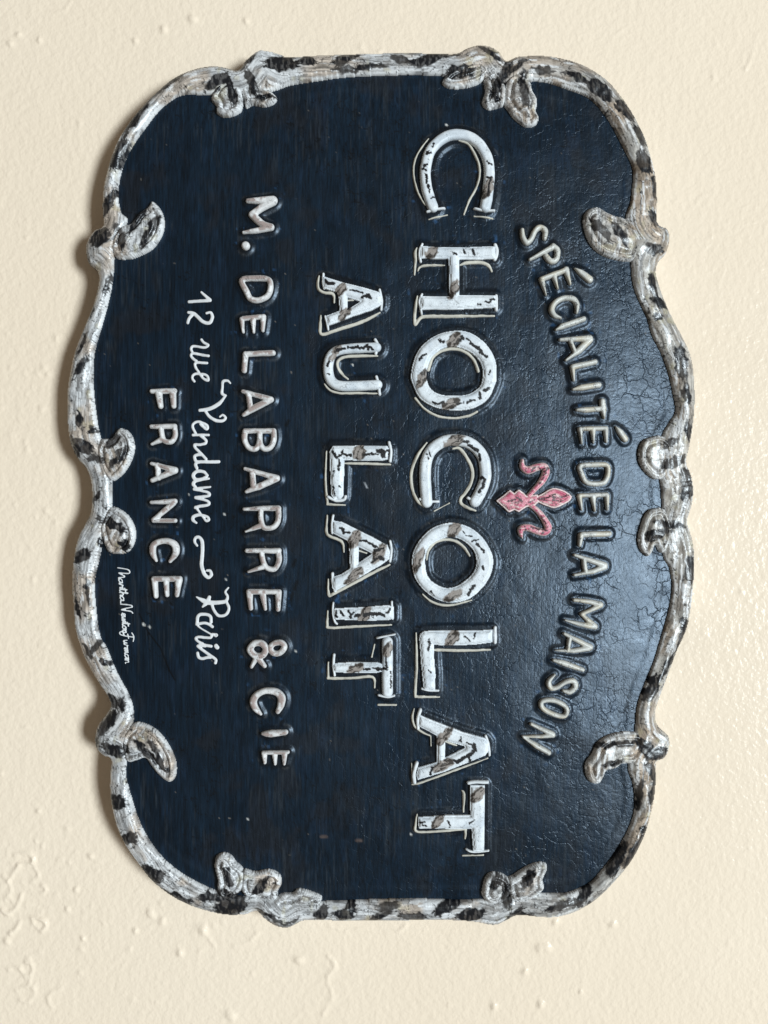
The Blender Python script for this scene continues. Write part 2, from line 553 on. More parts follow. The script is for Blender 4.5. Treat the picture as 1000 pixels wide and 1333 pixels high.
SCROLLS = [
    TA([(305, 835), (340, 790), (380, 765), (400, 742), (438, 785), (453, 840), (440, 895), (400, 950), (340, 980), (290, 992), (235, 985), (215, 930), (230, 870), (265, 845)]),
    TA([(650, 300), (672, 325), (670, 350), (700, 376), (740, 372), (780, 348), (790, 300), (780, 250), (770, 200), (730, 190), (690, 210), (655, 260)]),
    TA([(775, 235), (790, 300), (800, 335), (830, 322), (880, 329), (922, 315), (936, 290), (915, 262), (880, 245), (840, 200), (800, 190)]),
    TB([(720, 215), (740, 240), (790, 246), (850, 235), (895, 212), (930, 170), (900, 130), (820, 140), (750, 170)]),
    TB([(902, 200), (905, 260), (892, 310), (915, 342), (960, 335), (990, 318), (1000, 260), (985, 200), (950, 160)]),
    TC([(90, 250), (85, 310), (100, 340), (130, 382), (180, 421), (222, 412), (240, 380), (228, 345), (236, 300), (215, 255), (205, 215), (150, 170), (110, 190)]),
    TC([(605, 815), (560, 803), (525, 788), (490, 770), (450, 780), (425, 820), (432, 880), (460, 940), (510, 980), (570, 998), (640, 1003), (680, 960), (690, 900), (660, 850)]),
    TF([(775, 455), (720, 462), (685, 483), (668, 530), (675, 580), (705, 622), (750, 650), (800, 630), (825, 560), (820, 490)]),
    TF([(790, 775), (730, 773), (700, 798), (680, 850), (668, 900), (672, 940), (690, 970), (715, 983), (735, 962), (748, 935), (775, 970), (815, 930), (825, 850)]),
    TI([(670, 445), (590, 440), (530, 455), (485, 485), (465, 530), (435, 575), (440, 630), (465, 662), (500, 662), (520, 632), (530, 610), (570, 600), (600, 580), (650, 580), (700, 540), (710, 480)]),
    TI([(262, 1135), (260, 1090), (278, 1040), (268, 1013), (230, 1010), (180, 1030), (130, 1065), (105, 1080), (105, 1140), (130, 1190), (190, 1190)]),
    TI([(115, 1090), (105, 1075), (70, 1055), (30, 1053), (5, 1080), (-5, 1120), (-8, 1160), (30, 1200), (90, 1190), (120, 1140)]),
    TG([(672, 1120), (675, 1090), (662, 1030), (670, 985), (700, 965), (735, 975), (758, 1005), (790, 1040), (800, 1090), (770, 1150), (720, 1180), (680, 1160)]),
    TG([(790, 1040), (840, 1050), (900, 1038), (945, 1060), (957, 1100), (940, 1140), (930, 1180), (860, 1190), (790, 1160), (775, 1100)]),
    TH([(20, 1150), (70, 1145), (95, 1127), (150, 1140), (198, 1168), (170, 1210), (90, 1235), (20, 1225), (-20, 1190)]),
    TG([(320, 400), (370, 405), (430, 440), (475, 500), (503, 570), (500, 632), (470, 657), (430, 630), (395, 590), (368, 555), (330, 565), (285, 575), (255, 530), (270, 450)]),
    TD([(170, 470), (210, 467), (235, 440), (255, 423), (290, 435), (315, 470), (321, 520), (300, 580), (260, 632), (215, 655), (170, 610), (150, 530)]),
    TD([(215, 765), (270, 785), (305, 820), (326, 870), (321, 920), (295, 960), (250, 974), (205, 966), (188, 940), (170, 900), (165, 830)]),
]
SCROLLS = [[tuple(p) for p in catmull([q[:2] for q in s], True, 5)] for s in SCROLLS]

BLOTS = [  # dark wear marks: x, y, half length, half width, angle (degrees, clockwise in the photo)
    (183, 152, 27, 8, -62), (159, 206, 17, 9, -65), (144, 269, 17, 7, -55), (224, 113, 24, 5, -38), (260, 92, 14, 4, -8), (287, 112, 14, 6, -35),
    (302, 122, 14, 5, 80), (321, 83, 13, 7, -48), (368, 88, 18, 10, 0), (329, 110, 13, 6, 65), (344, 128, 12, 4, -5), (134, 314, 12, 10, -30),
    (159, 311, 12, 5, 80), (180, 289, 19, 5, -58), (198, 304, 19, 5, -58), (123, 397, 17, 4, -75), (144, 373, 12, 4, -75), (114, 336, 11, 2.5, 75),
    (450, 82, 13, 8, -30), (402, 85, 9, 6, 10), (468, 95, 27, 3.5, -6), (528, 85, 16, 5, 20), (556, 82, 18, 8, -25), (579, 76, 14, 3, -5),
    (597, 97, 14, 5, -10), (636, 73, 17, 3.5, 35), (651, 106, 20, 5, -62), (645, 123, 12, 4, 85), (682, 121, 18, 5, 82), (672, 92, 12, 4, -40), (706, 97, 10, 5, 5), (748, 106, 15, 4, 24),
    (778, 124, 13, 9, 40), (810, 150, 12, 8, 50), (829, 181, 13, 7, 55), (834, 217, 14, 8, 70), (849, 247, 14, 4, 85), (849, 288, 10, 6, 60),
    (780, 304, 18, 5, 50), (804, 307, 16, 5, 55), (846, 329, 10, 7, 0), (846, 379, 14, 5, 70), (853, 397, 9, 6, 30), (852, 415, 5, 4, 0),
    (883, 475, 19, 8, 80), (891, 514, 11, 5, 80), (894, 562, 11, 5, 90), (870, 577, 9, 5, -40), (874, 601, 13, 7, -20), (891, 631, 17, 8, 90),
    (870, 682, 15, 4, 5), (855, 695, 15, 6, -18), (895, 742, 14, 6, 90), (888, 817, 11, 7, 90), (883, 836, 12, 5, -70), (867, 862, 14, 5, -58),
    (844, 892, 15, 7, -65), (798, 967, 23, 3.5, -5), (837, 970, 10, 8, 60), (855, 976, 9, 8, 0), (843, 999, 13, 6, 60), (829, 1027, 15, 4, -80),
    (846, 1027, 13, 5, -75), (795, 991, 12, 4, -10), (837, 1075, 6, 4, 0), (807, 1099, 9, 5, -60), (798, 1117, 16, 7, -70), (822, 1102, 20, 6, -58),
    (756, 1162, 14, 7, -60), (729, 1174, 18, 5, -18), (766, 1175, 10, 3, -30), (687, 1142, 13, 4, -55), (659, 1160, 14, 5, 85), (645, 1147, 9, 6, -60),
    (669, 1186, 12, 5, -40), (684, 1187, 10, 4, 15), (420, 1184, 9, 7, -45), (451, 1183, 13, 9, -25), (504, 1174, 12, 5, -10), (495, 1187, 11, 4, -30),
    (537, 1189, 13, 7, 5), (582, 1175, 14, 7, -30), (612, 1186, 15, 7, -12), (128, 841, 8, 4, -50), (143, 860, 7, 4, 20), (150, 910, 9, 7, 40),
    (164, 913, 7, 5, 60), (144, 938, 18, 6, -55), (153, 973, 14, 8, 15), (128, 961, 7, 3, 80), (192, 976, 16, 5, 45), (206, 973, 13, 3.5, 55),
    (212, 990, 10, 5, 60), (156, 1039, 13, 8, 5), (170, 1085, 10, 7, -10), (201, 1132, 14, 9, 20), (233, 1165, 17, 7, 18), (281, 1163, 14, 6, 0),
    (303, 1176, 16, 12, -20), (297, 1140, 11, 6, 70), (339, 1153, 12, 6, -50), (108, 479, 15, 4, -60), (110, 449, 12, 3, -70), (107, 547, 10, 3, 85),
    (125, 560, 5, 4, 0), (149, 574, 9, 6, -50), (158, 595, 13, 5, -50), (128, 598, 7, 4, 10), (109, 580, 16, 7, 28), (100, 590, 7, 5, 40),
    (149, 683, 15, 6, 28), (164, 709, 7, 6, 60), (110, 722, 11, 7, -25), (134, 706, 7, 2.5, 90), (126, 650, 12, 3, -40), (118, 770, 15, 2.5, 85),
    (104, 790, 12, 3, 80), (118, 845, 8, 3, 60), (300, 1190, 16, 2.5, 5), (358, 1190, 24, 2.5, 28), (380, 1196, 10, 2.5, -25), (140, 440, 12, 3, -75)]

def mixc(C, col, a):
    a = np.clip(a, 0, 1)[..., None]
    return C * (1 - a) + np.array(col) * a

def blot_field(g):
    B = np.full((g.ny, g.nx), -9.0)
    wx = (fbm(g.X / 7, g.Y / 7, 71, 3) - .5) * 9
    wy = (fbm(g.X / 7, g.Y / 7, 91, 3) - .5) * 9
    for n, (x, y, a, b, ang) in enumerate(BLOTS):
        i0, i1, j0, j1 = window(g, x, y, x, y, a + 10)
        if i1 <= i0 or j1 <= j0:
            continue
        X = g.X[j0:j1, i0:i1] + wx[j0:j1, i0:i1] - x
        Y = g.Y[j0:j1, i0:i1] + wy[j0:j1, i0:i1] - y
        c, s_ = math.cos(math.radians(ang)), math.sin(math.radians(ang))
        w_ = (-X * s_ + Y * c)
        rag = (vn(w_ / 1.3, X * 0 + n * 7.3, 78) - .5) * 0.75          # ragged brush ends
        u = (X * c + Y * s_) / (a * (1.32 + rag)); v = w_ / (b * 1.12)
        q = (1 - (np.abs(u) ** 2.6 + np.abs(v) ** 2.2) ** 0.45) * b
        sub = B[j0:j1, i0:i1]
        np.maximum(sub, q, out=sub)
    return B

def silver_paint(g, A, d_out, d_in, seed=0, scroll=False):
    """worn silver-white paint: grain along the moulding, tan washes, cracks and dark wear"""
    X, Y = g.X, g.Y
    if scroll:
        gr = fbm(X / 6 + Y / 9, Y / 6 - X / 9, 11 + seed, 4)
        gr2 = fbm(X / 3.0, Y / 3.0, 12 + seed, 3)
    else:
        gr = fbm(A / 34, d_out / 3.2 + (fbm(X / 30, Y / 30, 8, 2) - .5) * 6, 11, 4)
        gr2 = fbm(A / 18, d_out / 1.25, 12, 3)
    v = 0.56 + 0.85 * (gr - 0.5) + 0.5 * (gr2 - 0.5)
    v = np.clip(v, 0.07, 0.84)
    C = v[..., None] * np.array([0.97, 0.975, 0.99])
    warm = smooth(0.46, 0.68, fbm(X / 38, Y / 38, 21, 3))
    C = C * (1 - warm[..., None] * np.array([0.10, 0.24, 0.36]))
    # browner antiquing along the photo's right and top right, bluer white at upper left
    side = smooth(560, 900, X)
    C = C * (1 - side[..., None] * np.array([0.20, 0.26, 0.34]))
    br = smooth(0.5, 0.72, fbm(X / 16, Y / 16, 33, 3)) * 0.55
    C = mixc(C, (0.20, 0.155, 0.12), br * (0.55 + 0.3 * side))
    streak = smooth(0.60, 0.68, gr2) * 0.5
    C = mixc(C, (0.09, 0.075, 0.065), streak * 0.6)
    wh = smooth(0.58, 0.66, fbm(A / 24 if A is not None else X / 7, d_out / 3.2, 14 + seed, 3)) * 0.75
    C = mixc(C, (0.78, 0.78, 0.79), wh)
    dk = smooth(0.60, 0.645, fbm(A / 26 if A is not None else X / 3, d_out / 1.3, 15 + seed, 3))
    C = mixc(C, (0.06, 0.052, 0.048), dk * 0.56)
    yel = smooth(0.70, 0.82, fbm(X / 12, Y / 12, 44, 2)) * 0.25
    C = mixc(C, (0.55, 0.48, 0.26), yel)
    # white wipe on the inner edge
    edge = 1 - smooth(1.0, 4.5, d_in + (fbm(X / 5, Y / 5, 52, 2) - .5) * 3)
    edge = edge * smooth(0.26 if scroll else 0.36, 0.42 if scroll else 0.52, fbm(X / 22, Y / 22, 53, 2))
    C = mixc(C, (0.80, 0.80, 0.80), edge * 0.9)
    # thin cracks
    f = fbm(X / 8.5, Y / 8.5, 61, 3)
    cr = (1 - smooth(0.008, 0.024, np.abs(f - 0.5))) * smooth(0.44, 0.50, fbm(X / 17, Y / 17, 62, 2))
    f = fbm(X / 5.0, Y / 5.0, 63, 3)
    cr2 = (1 - smooth(0.005, 0.022, np.abs(f - 0.5))) * smooth(0.52, 0.6, fbm(X / 23, Y / 23, 64, 2))
    C = mixc(C, (0.018, 0.016, 0.016), np.maximum(cr * .95, cr2 * 0.65))
    B = blot_field(g)
    hatch = fbm(X / 2.2, Y / 7, 77, 2)
    dark = smooth(-0.5, 0.5, B)
    C = mixc(C, (0.028, 0.024, 0.023), dark * (0.82 + 0.18 * hatch))
    solidb = smooth(0.2, 0.9, B) * smooth(0.38, 0.44, fbm(X / 26, Y / 26, 80, 2))
    C = mixc(C, (0.007, 0.008, 0.011), solidb * smooth(0.3, 0.5, hatch))
    return C

# ------------------------------------------------------------------ the sign
sign = bpy.data.objects.new('wall_sign', None)
COL.objects.link(sign)
sign.empty_display_size = 0.05
sign.location = (0, 0, 0)
sign['label'] = 'embossed navy chocolate shop sign with white lettering and scrolled silver frame, hung sideways on wall'
sign['category'] = 'sign'

# ---- lettering, traced stroke by stroke ---------------------------------------------------------
LET = []     # (label, kind, relief shapes, thin shapes, shadow-line shapes)
def cst(pts, closed=False):
    p = list(pts)
    if closed:
        q = catmull(p, True, 5); q = np.vstack([q, q[:1]])
    else:
        q = catmull(p, False, 5)
    return ('stroke', [tuple(a) for a in q])
def lst(pts): return ('stroke', list(pts))
def ply(*rings): return ('poly', [[p[:2] for p in r] for r in rings])
def splay(*rings): return ('poly', [[tuple(a) for a in catmull([p[:2] for p in r], True, 5)] for r in rings])
def W(tr, pts, w): return [(a, b, w) for a, b in tr([p[:2] for p in pts])]        # constant width in photo px

def big(label, tr, relief, serifs, shadows):
    r = []
    for kind, data in relief:
        if kind == 'p': r.append(ply(*[tr(x) for x in data]))
        elif kind == 'sp': r.append(splay(*[tr(x) for x in data]))
        elif kind == 'c': r.append(cst(W(tr, data[0], data[1])))
        elif kind == 'l': r.append(lst(W(tr, data[0], data[1])))
    s = [cst(W(tr, p, w)) for p, w in serifs]
    h = []
    for p, w in shadows:
        q = W(tr, p, w)
        q[0] = (q[0][0], q[0][1], w * .55); q[-1] = (q[-1][0], q[-1][1], w * .6)
        h.append(cst(q))
    LET.append((label, 'big', r, s, h))

t = T(520, 150, .15)
big('large white capital C at the start of the longest word', t,
    [('c', ([(290, 800), (255, 700), (232, 600), (225, 500), (237, 400), (272, 295), (340, 215), (430, 160), (520, 148), (610, 170), (690, 228), (745, 312), (775, 400), (782, 500), (775, 600), (765, 700), (745, 800)], 14.2))],
    [([(240, 842), (300, 826), (390, 810)], 3.4), ([(650, 813), (730, 830), (820, 830)], 3.2)],
    [([(255, 185), (190, 270), (140, 360), (122, 470), (135, 580), (170, 690), (225, 785)], 2.6), ([(520, 200), (600, 230), (660, 330), (695, 430), (695, 530), (660, 640), (610, 730), (560, 860)], 3.2),
     ([(255, 905), (415, 865)], 3.4), ([(650, 875), (810, 895)], 3.4)])
t = T(520, 310, .15)
big('large white capital H of the longest word', t,
    [('p', ([(190, 85), (300, 95), (500, 100), (820, 85), (825, 185), (512, 190), (512, 515), (825, 510), (825, 605), (500, 625), (190, 625), (185, 522), (437, 520), (430, 187), (190, 180)],))],
    [([(197, 62), (176, 110), (172, 160), (182, 212)], 3.6), ([(828, 65), (843, 110), (838, 160), (825, 190)], 5), ([(194, 497), (170, 560), (180, 610), (192, 668)], 3), ([(836, 508), (836, 630)], 4.6)],
    [([(150, 92), (135, 130), (138, 200), (130, 322)], 3.8), ([(160, 290), (180, 255), (260, 242), (390, 243)], 3), ([(525, 240), (580, 222), (700, 218), (770, 242), (800, 290)], 4.2),
     ([(155, 512), (138, 600), (130, 720), (140, 752), (185, 695), (250, 685), (420, 685), (820, 678)], 4)])
t1 = T(520, 310, .15); t3 = T(520, 490, .15)
outer_o = t1([(490, 820), (600, 835), (700, 895), (780, 985), (825, 1090), (832, 1200)]) + t3([(825, 60), (770, 180), (690, 250), (600, 285), (480, 295), (370, 285), (260, 250), (170, 180), (115, 60)]) + t1([(105, 1200), (120, 1110), (160, 1000), (240, 910), (350, 845)])
inner_o = t1([(470, 945), (560, 968), (640, 1012), (700, 1080), (724, 1160)]) + t3([(715, 60), (680, 115), (600, 165), (480, 180), (350, 170), (270, 125), (235, 60)]) + t1([(225, 1190), (238, 1120), (275, 1040), (340, 980), (400, 953)])
LET.append(('large white capital O before the middle C of the longest word', 'big', [splay(outer_o, inner_o)], [],
            [cst(W(t1, [(250, 1150), (290, 1040), (370, 985), (470, 968), (560, 992), (640, 1060), (680, 1160)], 4)), cst(W(t3, [(135, 195), (220, 290), (340, 350), (480, 365), (600, 345), (670, 310)], 3))]))
big('large white capital C in the middle of the longest word', t3,
    [('c', ([(235, 1090), (224, 950), (222, 820), (240, 710), (295, 622), (380, 570), (470, 556), (570, 568), (655, 618), (718, 700), (742, 800), (738, 900), (702, 1000), (655, 1085)], 15))],
    [([(175, 1065), (240, 1085), (335, 1085)], 3.6), ([(590, 1055), (640, 1080), (695, 1095)], 3.6)],
    [([(235, 580), (160, 680), (110, 800), (100, 900), (120, 1010), (160, 1085), (210, 1130)], 4), ([(300, 1170), (430, 1100)], 2.8),
     ([(460, 630), (520, 630), (590, 720), (630, 820), (620, 920), (570, 1010), (530, 1060), (535, 1105), (590, 1140), (655, 1165)], 4.2)])
t = T(520, 650, .15)
big('large white capital O after the middle C of the longest word', t,
    [('sp', ([(420, 210), (530, 220), (640, 270), (730, 360), (790, 470), (800, 570), (765, 680), (700, 770), (600, 850), (480, 885), (370, 875), (270, 825), (180, 740), (130, 650), (112, 540), (130, 440), (190, 340), (290, 250)],
             [(400, 325), (500, 330), (590, 380), (650, 450), (670, 540), (650, 620), (590, 690), (500, 750), (400, 770), (300, 730), (235, 660), (215, 560), (225, 460), (280, 380)]))], [],
    [([(235, 520), (250, 440), (310, 370), (400, 347), (490, 365), (560, 420), (605, 490)], 4), ([(200, 820), (270, 880), (360, 912), (460, 912), (620, 872)], 3.2)])
t = T(520, 800, .15)
big('large white capital L of the longest word', t,
    [('p', ([(215, 140), (430, 135), (650, 138), (795, 130), (797, 230), (650, 248), (500, 255), (290, 250), (295, 400), (305, 520), (302, 640), (215, 640), (195, 450), (176, 200), (185, 162)],))],
    [([(826, 108), (826, 236)], 4.6), ([(195, 635), (250, 650), (335, 652)], 3)],
    [([(143, 155), (148, 400), (136, 680), (150, 706), (200, 710), (345, 712)], 3.6), ([(290, 300), (340, 302), (560, 308), (785, 303)], 4)])
t = T(520, 930, .15)
big('large white capital A near the end of the longest word', t,
    [('p', ([(175, 0), (250, 35), (390, 90), (540, 150), (740, 205), (768, 240), (764, 310), (740, 345), (560, 420), (400, 485), (162, 558), (152, 520), (165, 462), (330, 410), (325, 170), (165, 85)],
            [(390, 212), (560, 262), (575, 278), (560, 292), (390, 382)]))],
    [([(180, -48), (160, 30), (160, 112)], 4.4), ([(150, 420), (126, 510), (130, 590)], 5), ([(745, 180), (770, 250), (780, 350)], 3.4)],
    [([(128, -55), (110, 20), (130, 95), (200, 150), (262, 178)], 3), ([(270, 182), (273, 270)], 2.8), ([(385, 225), (440, 245), (495, 265)], 3), ([(106, 425), (112, 600)], 2.2), ([(108, 615), (170, 600), (470, 490), (765, 380)], 3)])
big('large white capital T at the end of the longest word', t,
    [('p', ([(170, 900), (400, 888), (622, 885), (620, 620), (735, 620), (735, 1195), (650, 1195), (635, 1000), (400, 995), (172, 990)],))],
    [([(600, 595), (660, 587), (765, 590)], 4.6), ([(585, 1195), (650, 1215), (780, 1205)], 2.8)],
    [([(545, 670), (560, 700), (558, 855)], 4), ([(155, 875), (143, 960), (160, 1035), (400, 1025), (560, 1010), (578, 1030), (575, 1100)], 3.6), ([(555, 1258), (735, 1250)], 4)])

t = T(400, 340, .15)
big('white capital A of the short word beside the big lettering', t,
    [('p', ([(150, 152), (280, 195), (450, 237), (620, 285), (643, 320), (640, 388), (560, 430), (400, 482), (190, 563), (172, 490), (290, 445), (280, 310), (260, 272), (152, 243)], [(345, 318), (475, 360), (345, 445)]))],
    [([(143, 120), (140, 190), (150, 245)], 3), ([(160, 490), (175, 550), (185, 602)], 3), ([(628, 260), (646, 340), (641, 430)], 3.4)],
    [([(105, 135), (92, 190), (100, 250), (150, 280), (225, 293), (235, 365)], 3.8), ([(120, 478), (115, 570), (132, 640), (300, 590), (480, 530), (630, 455)], 4), ([(335, 350), (400, 345)], 4)])
big('white capital U with rounded base', t,
    [('c', ([(600, 757), (480, 762), (330, 772), (245, 795), (200, 850), (184, 930), (194, 1010), (235, 1066), (310, 1090), (450, 1088), (610, 1080)], 13))],
    [([(590, 690), (612, 740), (595, 810)], 4), ([(600, 1010), (620, 1080), (628, 1160)], 4)],
    [([(610, 830), (450, 830), (330, 838), (270, 872), (270, 930), (310, 990), (355, 1030)], 3.8), ([(150, 1070), (200, 1125), (290, 1150), (450, 1150), (630, 1155)], 3)])
t = T(400, 560, .15)
big('white capital L before the second capital A', t,
    [('p', ([(230, 145), (450, 143), (690, 145), (710, 180), (710, 245), (640, 265), (480, 265), (320, 255), (315, 400), (310, 570), (285, 595), (235, 590), (217, 560), (208, 350), (203, 190)],))],
    [([(710, 110), (726, 180), (720, 270)], 4), ([(185, 580), (250, 610), (320, 605), (335, 575)], 4)],
    [([(170, 185), (160, 430), (175, 620), (190, 642), (330, 650)], 3.4), ([(320, 290), (500, 292), (720, 300)], 3.8)])
big('white capital A between the small L and I', t,
    [('p', ([(225, 787), (300, 800), (420, 860), (560, 930), (690, 1000), (713, 1050), (708, 1110), (640, 1160), (520, 1230), (400, 1300), (250, 1385), (226, 1360), (232, 1272), (300, 1250), (380, 1200), (370, 980), (350, 950), (230, 890)], [(440, 1000), (575, 1068), (440, 1160)]))],
    [([(228, 740), (218, 815), (220, 890)], 3.4), ([(222, 1240), (225, 1310), (245, 1390)], 4), ([(718, 960), (731, 1040), (718, 1135)], 3.4)],
    [([(175, 740), (168, 880), (200, 920), (300, 965), (318, 1055)], 4), ([(185, 1290), (188, 1425), (240, 1410), (450, 1300), (600, 1220), (715, 1165)], 4), ([(440, 1040), (515, 1065)], 3.4)])
t = T(400, 740, .15)
big('white capital I between the second A and the small T', t,
    [('p', ([(245, 345), (480, 335), (700, 318), (743, 330), (745, 423), (700, 437), (480, 440), (250, 430), (236, 390)],))],
    [([(228, 295), (225, 380), (240, 450), (260, 475)], 3), ([(733, 285), (740, 430)], 3)],
    [([(180, 365), (176, 480), (200, 510), (450, 498), (730, 485)], 3.6)])
big('white capital T ending the second line of big lettering', t,
    [('p', ([(228, 820), (400, 808), (600, 808), (660, 830), (660, 875), (600, 890), (400, 893), (235, 885)],)), ('l', ([(696, 630), (696, 1062)], 14))],
    [([(235, 745), (230, 830), (240, 920)], 3.4), ([(605, 597), (680, 580), (760, 565)], 2.8), ([(620, 1092), (700, 1108), (755, 1096)], 3)],
    [([(585, 655), (560, 760)], 3.8), ([(185, 810), (183, 930), (200, 948), (400, 945), (565, 935), (585, 1030)], 3.8), ([(615, 1180), (770, 1180)], 4.6)])

def small(label, kind, *strokes):
    LET.append((label, kind, list(strokes), [], []))
def K(tr, pts, closed=False):      # widths in zoom units, scaled with the points
    return cst(tr(pts), closed)
def KL(tr, pts): return lst(tr(pts))
def RING(tr, pts, w): return cst([(a, b, w) for a, b in tr(pts)], True)

a_ = T(220, 240, .18); b_ = T(200, 470, .18); c_ = T(200, 650, .18); d_ = T(220, 780, .18)
small('white capital M at the start of the name line', 'name', KL(a_, [(570, 118, 34), (750, 117, 70)]), K(a_, [(750, 125, 62), (670, 170, 55), (602, 218, 52)]), K(a_, [(602, 220, 52), (680, 292, 55), (740, 312, 50)]), K(a_, [(740, 315, 48), (640, 335, 42), (540, 350, 22)]))
small('small white full stop after the M', 'name', KL(a_, [(556, 446, 62), (558, 450, 62)]))
small('white capital D of the name line', 'name', RING(a_, [(530, 697), (620, 684), (718, 692), (738, 740), (718, 808), (650, 842), (592, 830), (562, 775)], 7.4))
small('white capital E after the D of the name line', 'name', KL(a_, [(540, 975, 36), (688, 962, 36)]), KL(a_, [(530, 980, 36), (540, 1072, 22)]), KL(a_, [(612, 985, 42), (617, 1075, 20)]), KL(a_, [(686, 975, 40), (682, 1062, 24)]))
small('white capital L of the name line', 'name', KL(a_, [(757, 1225, 40), (560, 1232, 40)]), KL(a_, [(557, 1232, 42), (549, 1350, 40)]))
small('white capital A after the L of the name line', 'name', KL(b_, [(650, 222, 28), (850, 280, 44)]), KL(b_, [(850, 282, 46), (720, 350, 48), (655, 392, 28)]), KL(b_, [(690, 240, 40), (704, 350, 40)]))
small('white capital B of the name line', 'name', KL(b_, [(665, 507, 38), (872, 507, 38)]), cst(W(b_, [(665, 510), (662, 570), (692, 628), (742, 636), (768, 590), (770, 510)], 7)), cst(W(b_, [(770, 515), (776, 600), (806, 638), (852, 622), (874, 565), (872, 508)], 7)))
small('white capital A after the B of the name line', 'name', KL(b_, [(665, 780, 28), (895, 848, 46)]), KL(b_, [(895, 852, 46), (760, 910, 48), (675, 945, 26)]), KL(b_, [(716, 800, 42), (728, 915, 42)]))
small('white capital R after the second A of the name line', 'name', KL(b_, [(660, 1072, 26), (800, 1065, 40), (908, 1065, 40)]), cst(W(b_, [(905, 1066), (906, 1145), (872, 1200), (805, 1205), (782, 1150), (780, 1072)], 7)), KL(b_, [(780, 1190, 42), (672, 1232, 20)]))
small('white capital R before the E of the name line', 'name', KL(c_, [(680, 370, 34), (908, 370, 42)]), cst(W(c_, [(905, 370), (912, 440), (880, 500), (822, 492), (795, 440), (785, 378)], 7)), KL(c_, [(800, 485, 42), (690, 522, 20)]))
small('white capital E before the ampersand', 'name', KL(c_, [(693, 665, 38), (912, 665, 38)]), KL(c_, [(697, 670, 46), (707, 785, 32)]), KL(c_, [(793, 680, 44), (812, 790, 26)]), KL(c_, [(908, 672, 46), (904, 793, 32)]))
small('white ampersand', 'name', RING(c_, [(702, 1085), (730, 1040), (785, 1038), (815, 1075), (795, 1122), (740, 1128)], 8.6), RING(c_, [(848, 1075), (872, 1040), (925, 1032), (950, 1062), (920, 1104), (872, 1108)], 7.6), KL(c_, [(748, 1140, 42), (712, 1205, 28)]), KL(c_, [(760, 1145, 44), (806, 1202, 30)]))
small('white capital C after the ampersand', 'name', K(d_, [(668, 828, 18), (628, 785, 46), (612, 735, 52), (642, 685, 50), (710, 657, 46), (780, 668, 52), (816, 705, 58), (812, 760, 52), (790, 808, 36)]))
small('white capital I ending the name line beside E', 'name', K(d_, [(680, 968, 20), (740, 968, 54), (845, 957, 38)]))
small('white capital E at the end of the name line', 'name', KL(d_, [(682, 1108, 28), (862, 1103, 28)]), KL(d_, [(690, 1115, 42), (694, 1180, 26)]), KL(d_, [(766, 1115, 42), (769, 1190, 20)]), KL(d_, [(838, 1115, 42), (835, 1190, 20)]))

small('white capital F of the country line', 'name', KL(TD, [(388, 262, 20), (488, 262, 26)]), KL(TD, [(418, 268, 30), (428, 328, 24)]), KL(TD, [(482, 268, 30), (486, 328, 22)]))
small('white capital R of the country line', 'name', KL(TD, [(386, 416, 20), (490, 416, 24)]), cst(W(TD, [(490, 416), (493, 455), (476, 482), (444, 478), (432, 445), (430, 418)], 6.6)), KL(TD, [(434, 472, 26), (388, 492, 14)]))
small('white capital A of the country line', 'name', KL(TD, [(386, 577, 16), (492, 606, 28)]), KL(TD, [(492, 608, 28), (390, 650, 20)]), KL(TD, [(412, 585, 24), (418, 640, 24)]))
small('white capital N of the country line', 'name', KL(TD, [(386, 746, 16), (490, 742, 26)]), KL(TD, [(484, 750, 26), (396, 822, 20)]), KL(TD, [(396, 826, 18), (492, 826, 20)]))
small('white capital C of the country line', 'name', K(TD, [(408, 1000, 14), (392, 965, 28), (400, 928, 28), (446, 914, 26), (488, 928, 30), (496, 965, 30), (470, 1002, 16)]))
small('white capital E of the country line', 'name', KL(TD, [(396, 1080, 24), (512, 1078, 24)]), KL(TD, [(400, 1082, 28), (406, 1155, 22)]), KL(TD, [(452, 1085, 24), (456, 1150, 18)]), KL(TD, [(508, 1084, 32), (500, 1150, 18)]))

e_ = T(660, 280, .18); f_ = T(660, 500, .18); g_ = T(660, 750, .18)
def cr(label, *st): small(label, 'cream', *st)
cr('cream capital S at the start of the arched line', K(e_, [(110, 110, 32), (115, 160, 38), (140, 202, 40), (175, 175, 38), (205, 112, 40), (240, 88, 42), (278, 112, 42), (272, 168, 32)]))
cr('cream capital P of the arched line', KL(e_, [(165, 325, 24), (335, 228, 44)]), cst(W(e_, [(335, 225), (366, 255), (358, 318), (316, 335), (282, 298)], 7.6)))
cr('cream capital E under the first accent', KL(e_, [(248, 465, 38), (425, 397, 40)]), KL(e_, [(250, 475, 40), (280, 580, 14)]), KL(e_, [(340, 445, 42), (365, 532, 14)]), KL(e_, [(428, 395, 48), (456, 497, 22)]))
cr('cream acute accent near the start of the arched line', K(e_, [(492, 383, 12), (545, 418, 48), (600, 460, 56)]))
cr('cream capital C of the arched line', K(e_, [(388, 747, 20), (338, 725, 38), (322, 680, 44), (352, 630, 42), (412, 602, 42), (478, 607, 46), (508, 650, 40), (503, 702, 26)]))
cr('cream capital I between the C and A of the arched line', KL(e_, [(352, 832, 16), (400, 806, 44), (555, 750, 40)]))
cr('cream capital A after the first I of the arched line', KL(e_, [(383, 903, 24), (600, 890, 50)]), KL(e_, [(602, 900, 52), (520, 980, 48), (425, 1050, 18)]), KL(e_, [(458, 912, 32), (490, 990, 32)]))
cr('cream capital L between A and I of the arched line', KL(e_, [(640, 1060, 38), (480, 1098, 42)]), KL(e_, [(473, 1102, 40), (482, 1195, 22)]))
cr('cream capital I before the T of the arched line', KL(e_, [(478, 1260, 20), (540, 1246, 46), (668, 1226, 42)]))
